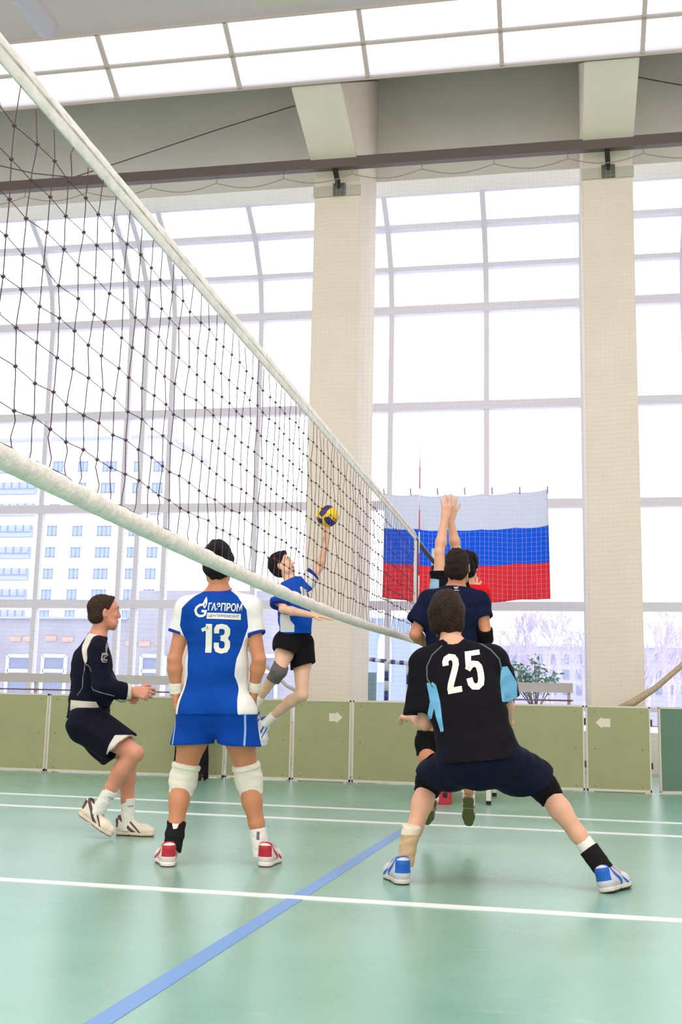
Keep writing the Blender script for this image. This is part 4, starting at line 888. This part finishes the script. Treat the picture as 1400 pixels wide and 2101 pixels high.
# --- player in plain navy T-shirt, jumping, behind number 25
def navy():
    Y = 7.4; a = lambda x, y, dy=0: at(x, y, Y+dy); P = person(None, 'person in plain navy T-shirt leaping behind the crouching number 25 player, back turned')
    J = dict(f=YV, hf=V((.05,1,.0)), hd=a(939,1163), nk=a(936,1207), che=a(930,1268), pel=a(930,1392), shl=a(880,1234), shr=a(983,1236), ell=a(852,1302,-.05), elr=a(998,1300,-.02), wrl=a(876,1322,.2), wrr=a(980,1286,.24),
             hpl=a(903,1405), hpr=a(955,1405), knl=a(875,1524,.04), knr=a(955,1520,.1), anl=a(884,1632,-.04), anr=a(962,1618,-.04), kf=YV)
    J['ftl'] = J['anl']+V((0,.06,-.1)); J['ftr'] = J['anr']+V((0,.06,-.1))
    b, W = body(P, J, tan_skin, s=1.0, h=.0065, hands={'l': (V((.3,.8,.4)), V((1,0,0)), Z, dict(curl=.5)), 'r': (V((-.2,.8,.5)), V((-1,0,0)), Z, dict(curl=.5))})
    hair(W, J['hf'], Z, 'hair', hair_brown, P, .008, -.07, 17, .003)
    sh = shirt(P, J, cloth('tshirt_navy', (13,20,50)), a(930,1425), {'l': a(854,1279,-.04), 'r': a(993,1272,-.02)}, hem_r=.175, wa=.165, ch=.178, arm_r=(.072,.074), seed=41, amp=.008, h=.0065)
    ink = mat('print_pale', (222,212,204)); q = [stroke([(-.016,.008),(-.002,.003),(.014,.01)], .005), stroke([(-.012,.0),(0,-.003),(.012,.001)], .004), stroke([(-.02,-.014),(.02,-.014)], .0035)]
    decal('chest_mark', q, a(936,1206,-.1), XV, Z, YV, sh, ink, sh)
    shorts(P, J, cloth('shorts_navy', (12,15,40)), {'l': a(890,1460), 'r': a(955,1460)}, a(930,1380), r0=.16, rl=.115, h=.0065, hem_n={'l': -Z, 'r': -Z})
    for q_ in 'lr':
        kn = J['kn'+q_]; band_('knee_pad', lp(kn, J['hp'+q_], .2), lp(kn, J['an'+q_], .27), .074, .066, black_knit, P, mid=(kn, .073))
        band_('sock', lp(kn, J['an'+q_], .7), J['an'+q_]+V((0,.02,-.03)), .045, .042, sock_m, P)
    band_('elbow_pad', a(996,1291,-.03), a(998,1316,.02), .05, .05, black_knit, P); band_('elbow_pad', lp(J['elr'], J['wrr'], .15), lp(J['elr'], J['wrr'], .45), .047, .042, cloth('elbow_olive', (150,150,112)), P)
    shoe('grip_shoe', a(961,1634,-.06), a(962,1700,.1), V((0,.75,.6)), P, (236,228,222), ((150,142,124),(86,88,40)), (120,60,66), .9)
    shoe('grip_shoe', a(888,1640,-.06), a(872,1698,.12), V((.1,.75,.6)), P, (236,228,222), ((150,142,124),(60,62,34)), (120,60,66), .9)
navy()

def simple(label, Y, J0, skinm, hairm, hands, shirt_kw, short_kw, hairk=(.014,), legs=True):
    a = lambda x, y, dy=0: at(x, y, Y+dy); P = person(None, label); J = {k: (a(*v) if isinstance(v, tuple) else v) for k, v in J0.items()}
    b, W = body(P, J, skinm, h=.0075, hands=hands); hair(W, J['hf'], Z, 'hair', hairm, P, *hairk, h=.006)
    sh = shirt(P, J, shirt_kw.pop('m'), a(*shirt_kw.pop('hem')), {k: a(*v) for k, v in shirt_kw.pop('sl').items()}, h=.0075, **shirt_kw)
    shorts(P, J, short_kw['m'], {k: a(*v) for k, v in short_kw['hems'].items()}, a(*short_kw['waist']), r0=.16, rl=.11, h=.0075, hem_n={'l': -Z, 'r': -Z})
    for q_ in 'lr':
        kn = J['kn'+q_]; band_('knee_pad', lp(kn, J['hp'+q_], .2), lp(kn, J['an'+q_], .25), .073, .066, black_knit, P, mid=(kn, .073), h=.007)
        band_('sock', lp(kn, J['an'+q_], .7), J['an'+q_]+V((0,.02,-.02)), .045, .042, sock_m, P, h=.007)
        an = J['an'+q_]; shoe('white_shoe', an+V((0,-.09,-.02)), an+V((0,-.04,-.28)), V((0,1,.15)), P, (232,226,222), ((200,196,190),(90,90,90)), (60,80,140), .95, .007)
    return P, J, sh
a_ = V((-.35,.94,0))
simple('person in black shirt with both bare arms raised above the net', 8.3, dict(f=a_, hf=a_, hd=(936,1160,.1), nk=(928,1204,.05), che=(925,1255,.05), pel=(926,1368,.05), shl=(904,1206,-.05), shr=(944,1208,.16), ell=(902,1133,-.08), elr=(936,1128,.1), wrl=(913,1064,-.05), wrr=(925,1068,.05),
    hpl=(915,1378), hpr=(942,1378,.08), knl=(915,1478,.06), knr=(942,1480,.1), anl=(917,1532,-.22), anr=(942,1530,-.2), kf=a_), light_skin, hair_dark,
    {'l': (V((.16,.0,1)), V((-.5,.8,0)), V((.9,.4,0)), dict(curl=.12, spread=.26)), 'r': (V((.2,.0,1)), V((-.6,.8,0)), V((-.7,-.5,0)), dict(curl=.1, spread=.3))},
    dict(m=cloth('jersey_dark_two', (16,12,20), masks=(('s', (150,190,215)),)), hem=(926,1395,.05), sl={'l': (903,1172,-.06), 'r': (941,1170,.13)}, hem_r=.175, wa=.165, arm_r=(.075,.078), attrs={'s': inpoly(poly_at([(880,1186),(902,1190),(902,1260),(880,1260)], 8.2))}, seed=51), dict(m=cloth('shorts_navy', (12,15,40)), hems={'l': (913,1428), 'r': (942,1428,.08)}, waist=(926,1358,.05)))
simple('person in red shirt with black hair leaping behind the navy T-shirt', 8.8, dict(f=YV, hf=V((.2,1,0)), hd=(959,1164), nk=(958,1203), che=(958,1250), pel=(957,1362), shl=(915,1220), shr=(988,1218), ell=(925,1290), elr=(1000,1262,.05), wrl=(935,1240,.25), wrr=(975,1222,.25),
    hpl=(936,1372), hpr=(976,1372), knl=(936,1466,.06), knr=(976,1466,.06), anl=(940,1522,-.22), anr=(972,1522,-.22), kf=YV), light_skin, hair_black,
    {'l': (V((0,.3,1)), V((0,1,0)), XV, dict(curl=.3)), 'r': (V((0,.3,1)), V((0,1,0)), -XV, dict(curl=.3))},
    dict(m=cloth('shirt_red', (226,20,34)), hem=(957,1392), sl={'l': (920,1258), 'r': (994,1240,.02)}, hem_r=.175, wa=.165, arm_r=(.07,.07), seed=61), dict(m=black_knit, hems={'l': (936,1420), 'r': (976,1420)}, waist=(957,1355)), (.02,-.06))

# --- official standing by the panels
def official():
    Y = 12.05; a = lambda x, y, dy=0: at(x, y, Y+dy); P = person(None, 'person in pale shirt and black trousers by the panels, mostly hidden by number 13')
    f = V((-.3,-1,0)).normalized()
    J = dict(f=f, hf=f, hd=a(408,1302), nk=a(406,1328), che=a(402,1362), pel=a(398,1432), shl=a(376,1345), shr=a(434,1345), ell=a(371,1392), elr=a(440,1398), wrl=a(382,1405,-.2), wrr=a(432,1430,-.1), hpl=a(384,1440), hpr=a(410,1440), knl=a(374,1520,-.03), knr=a(414,1520,-.03), anl=a(367,1588), anr=a(416,1592), kf=f)
    J['ftl'] = J['anl']+V((-.02,-.12,-.05)); J['ftr'] = J['anr']+V((0,-.12,-.05))
    b, W = body(P, J, light_skin, h=.008, hands={'l': (V((.3,-1,.3)), V((0,0,-1)), XV, dict(curl=.9)), 'r': (V((-.2,-.4,-1)), V((-1,0,0)), -YV, dict(curl=.5))})
    hair(W, f, Z, 'hair', hair_dark, P, .01, h=.008); eyes(W, f, P)
    shirt(P, J, cloth('shirt_cream', (226,206,184)), a(398,1438), {'l': a(371,1380), 'r': a(439,1380)}, hem_r=.17, wa=.16, h=.008, seed=71)
    F = Field(nv(J['pel'])-np.array((.4,.35,1.0)), nv(J['pel'])+np.array((.4,.35,.2)), .008)
    F.cone(a(398,1428), J['pel'], .14, .155, .03, f, 1.3)
    for q_ in 'lr': F.cone(J['hp'+q_], J['kn'+q_], .1, .075, .03).cone(J['kn'+q_], J['an'+q_]+V((0,0,-.02)), .075, .065, .02)
    F.wrinkle(.004, (8,8,14), 3); F.cap(a(398,1426), Z, None); F.cap(J['anl']+V((0,0,-.04)), -Z, None); F.mesh('trousers', cloth('trousers_black', (30,24,30)), P)
    for q_ in 'lr': 
        h_ = J['an'+q_].copy(); h_.z = 0; shoe('dark_shoe', h_+V((0,.07,0)), h_+V((-.03,-.2,0)), Z, P, (44,34,34), ((50,40,36),(40,34,30)), (150,110,40), .92, .007)
official()

# ------------------------------------------------------------------ outside the windows: white bounce ground, blocks of flats in painted haze, bare trees
struct(MB().box(-320, 160, 16.4, 500, -.6, -.45).build('ground_outside', mat('bounce_snow', (246,246,250), .8)))  # snow white added so ground bounce brightens the facades
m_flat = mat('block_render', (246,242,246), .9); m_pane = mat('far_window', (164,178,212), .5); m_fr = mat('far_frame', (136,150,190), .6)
def windowbox(par, x, z, w_, h_, y=-.05, mull=2):
    o = MB().box(x-w_/2, x+w_/2, y, y+.1, z-h_/2, z+h_/2).build('window', m_pane, par)
    q = MB(); t = .1
    q.box(x-w_/2, x+w_/2, y-.06, y, z+h_/2-t, z+h_/2); q.box(x-w_/2, x+w_/2, y-.06, y, z-h_/2, z-h_/2+t)
    for k in range(mull+1): xx = x-w_/2+(w_-t)*k/mull; q.box(xx, xx+t, y-.06, y, z-h_/2, z+h_/2)
    q.build('frame', m_fr, o)
Yb = 150.
bl = empty('apartment_block', (0, Yb, 0)); tag(bl, 'tall white apartment block with rows of pale blue windows seen through the left windows', 'building')
X = lambda px, py=1100, Y=Yb: at(px, py, Y).x
ZZ = lambda px, py, Y=Yb: at(px, py, Y).z
xl, xr_, zt = X(-120), X(338), ZZ(100, 905)
MB().box(xl, xr_, .2, 18, -.4, zt).build('wall', m_flat, bl); MB().box(xl-.3, xr_+.3, -.2, 18.3, zt, zt+.5).build('roof_edge', mat('roof_grey', (180,184,204), .8), bl)
for r_, py in enumerate((957,1001,1045,1089,1133,1177,1220,1263)):
    for px, wd in ((105,22),(157,22),(212,32),(272,20),(314,23)):
        w_ = wd*.0662; windowbox(bl, X(px-(py-1100)*.03), ZZ(px, py), w_, 1.5, .1, 3 if wd > 25 else 2)
    # glazed balconies on the left bay
    x0, x1 = X(-60), X(66-(py-1100)*.03); z = ZZ(40, py)
    bo = MB().box(x0, x1, -.6, .2, z-1.0, z+.75).build('balcony', mat('balcony_panel', (176,184,214), .7), bl)
    q = MB()
    for k in range(9): xx = x0+(x1-x0)*k/8; q.box(xx-.06, xx+.06, -.7, -.6, z-.2, z+.75)
    q.box(x0, x1, -.7, -.6, z-.3, z-.2); q.build('frame', m_fr, bo)
# low grey concrete building
Yc = 60.
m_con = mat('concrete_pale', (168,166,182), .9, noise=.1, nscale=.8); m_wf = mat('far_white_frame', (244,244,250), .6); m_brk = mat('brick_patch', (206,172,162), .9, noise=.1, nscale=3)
g2 = empty('concrete_building', (0, Yc, 0)); tag(g2, 'low weathered grey concrete building with white framed windows seen through the left windows', 'building')
Xc = lambda px, py=1300: at(px, py, Yc).x; Zc = lambda px, py: at(px, py, Yc).z
MB().box(Xc(-150), Xc(262), 0, 10, -.4, Zc(100,1270)).build('wall', m_con, g2); MB().box(Xc(262), Xc(640), .0, 10, -.4, Zc(400,1212)).build('wall', m_con, g2)
MB().box(Xc(-150), Xc(262), -.2, 10, Zc(100,1270), Zc(100,1266)).build('roof_edge', mat('roof_grey', (180,184,204), .8), g2)
for px in (-60, 44, 116, 205, 318, 430, 545):
    x, z0, z1 = Xc(px), Zc(px, 1500), Zc(px, 1346); hw = .66
    o = MB().box(x-hw, x+hw, -.05, .05, z0, z1).build('window', mat('dull_pane', (138,144,176), .4), g2)
    q = MB().box(x-hw-.12, x-hw+.04, -.15, .0, z0, z1).box(x+hw-.04, x+hw+.12, -.15, 0, z0, z1).box(x-hw, x+hw, -.15, 0, z1-.1, z1+.1).box(x-hw, x+hw, -.15, 0, z1-.95, z1-.75)
    q.build('frame', m_wf, o)
for px, py in ((33,1311),(60,1311),(106,1310),(140,1312),(270,1320),(298,1321),(330,1319),(460,1320),(520,1322)):
    MB().box(Xc(px-11), Xc(px+11), -.06, .02, Zc(px,py+5), Zc(px,py-5)).build('brick_patch', m_brk, g2)
# smaller block behind
g3 = empty('office_block', (0, 100., 0)); tag(g3, 'haze-pale lilac office block with blue stripes behind the jumping player', 'building')
Xd = lambda px: at(px, 1300, 100.).x; Zd = lambda px, py: at(px, py, 100.).z
MB().box(Xd(470), Xd(690), 0, 12, -.4, Zd(580,1262)).build('wall', mat('haze_lilac_render', (178,180,204), .9), g3)  # distance haze is put into this pale lilac wall colour
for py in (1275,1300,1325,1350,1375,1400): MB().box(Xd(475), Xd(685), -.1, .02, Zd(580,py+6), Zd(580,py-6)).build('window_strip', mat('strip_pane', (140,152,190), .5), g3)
# right-hand five-storey building behind the trees
g4 = empty('apartment_house', (0, 75., 0)); tag(g4, 'haze-pale lilac five-storey house behind bare trees seen through the right windows', 'building')
Xe = lambda px: at(px, 1380, 75.).x; Ze = lambda px, py: at(px, py, 75.).z
MB().box(Xe(980), Xe(1560), 0, 10, -.4, Ze(1200,1328)).build('wall', mat('haze_house_render', (184,182,206), .9), g4); MB().box(Xe(975), Xe(1565), -.3, 10.3, Ze(1200,1328), Ze(1200,1322)).build('roof_edge', mat('haze_roof_lilac', (200,200,226), .8), g4)  # wall and roof edge carry painted haze in their lilac
for py in (1352,1384,1416):
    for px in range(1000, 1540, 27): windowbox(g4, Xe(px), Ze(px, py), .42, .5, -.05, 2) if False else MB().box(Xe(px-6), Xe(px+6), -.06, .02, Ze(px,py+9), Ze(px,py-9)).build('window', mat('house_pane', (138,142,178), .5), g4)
g5 = empty('glass_pavilion', (0, 40., 0)); tag(g5, 'pale blue pavilion with an arched opening seen between the first pillar and the net', 'building')
Xf = lambda px: at(px, 1340, 40.).x; Zf = lambda px, py: at(px, py, 40.).z
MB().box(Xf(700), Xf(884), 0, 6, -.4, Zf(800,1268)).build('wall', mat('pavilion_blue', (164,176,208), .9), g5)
ar = [(Xf(790)+ (Xf(804)-Xf(790))*math.cos(t)*1.0, Zf(790,1330)+.4*math.sin(t)*1.6) for t in np.linspace(0, math.pi, 14)]
ar = [(Xf(776), Zf(790,1400))]+[(Xf(804), Zf(790,1400))]+ar
q = MB(); q.v = [(x, -.06, z) for x, z in ar]+[(x, .02, z) for x, z in ar]; nn = len(ar); q.f = [tuple(range(nn)), tuple(range(2*nn-1, nn-1, -1))]+[(k, nn+k, nn+(k+1)%nn, (k+1)%nn) for k in range(nn)]; q.build('arch_opening', mat('arch_white', (246,248,252), .8), g5)
# bare trees, overexposed flare painted into their pale bark
m_bark = mat('flare_pale_bark', (200,190,214), .9)
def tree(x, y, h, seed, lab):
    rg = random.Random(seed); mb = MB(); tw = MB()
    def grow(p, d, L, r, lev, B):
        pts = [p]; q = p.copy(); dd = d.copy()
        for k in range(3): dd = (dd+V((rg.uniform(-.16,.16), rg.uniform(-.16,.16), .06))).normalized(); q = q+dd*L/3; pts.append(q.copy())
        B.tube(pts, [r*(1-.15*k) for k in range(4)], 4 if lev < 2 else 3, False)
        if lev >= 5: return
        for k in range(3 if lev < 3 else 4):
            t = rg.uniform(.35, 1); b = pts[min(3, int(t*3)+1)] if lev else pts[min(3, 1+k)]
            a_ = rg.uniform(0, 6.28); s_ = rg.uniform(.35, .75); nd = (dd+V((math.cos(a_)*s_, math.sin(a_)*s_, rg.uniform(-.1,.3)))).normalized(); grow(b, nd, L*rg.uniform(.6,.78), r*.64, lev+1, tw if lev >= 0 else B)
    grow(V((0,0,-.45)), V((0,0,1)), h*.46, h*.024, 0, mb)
    t = mb.build('bare_tree', m_bark); t.location = (x, y, 0); tag(t, lab, 'tree', 'bare flare-pale trees'); tw.build('branches', m_bark, t)
for k, (px, hp, Yt, lab) in enumerate(((1030,1330,40,'bare flare-pale tree close beside the navy shirted player at the right windows'),(1085,1275,47,'tallest bare flare-pale tree left of centre in the right window bay'),(1140,1290,54,'bare flare-pale tree directly above the short grey bench'),(1185,1325,41,'bare flare-pale tree beside the left edge of the second pillar'),(1262,1320,48,'bare flare-pale tree just right of the second pillar'),(1318,1300,41,'bare flare-pale tree above the tan rope'),(1375,1285,54,'bare flare-pale tree at the right edge of the picture'))):
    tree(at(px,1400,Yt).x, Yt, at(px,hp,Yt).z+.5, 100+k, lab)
# dark green bush close to the glass
b = empty('potted_bush', (at(1100,1400,15.3).x, 15.3, 0)); tag(b, 'leafy green pot plant by the glass behind the short grey bench', 'plant'); rg = random.Random(4); st = MB(); lv = MB(); zc = at(1100,1385,15.3).z
for i in range(16):
    e = V((rg.uniform(-.3,.3), rg.uniform(-.2,.2), zc+rg.uniform(-.18,.2))); st.tube([V((0,0,.4)), V((e.x*.3,e.y*.3,zc*.7)), e], .006, 4, False)
    for j in range(22):
        c = e+V((rg.gauss(0,.06), rg.gauss(0,.06), rg.gauss(0,.05))); d = V((rg.gauss(0,1), rg.gauss(0,1), rg.gauss(0,.6))).normalized()*.045; s_ = d.cross(V((rg.gauss(0,1), rg.gauss(0,1), 1))).normalized()*.018
        k = len(lv.v); lv.v += [tuple(c-d), tuple(c+s_), tuple(c+d), tuple(c-s_)]; lv.f.append((k,k+1,k+2,k+3))
MB().tube([(0,0,0),(0,0,.42)], [.13,.17], 18).build('pot', mat('pot_white', (220,216,214), .5), b); st.build('stems', mat('stem', (120,110,90), .8), b); lv.build('leaves', mat('leaf_green', (112,160,140), .7), b)
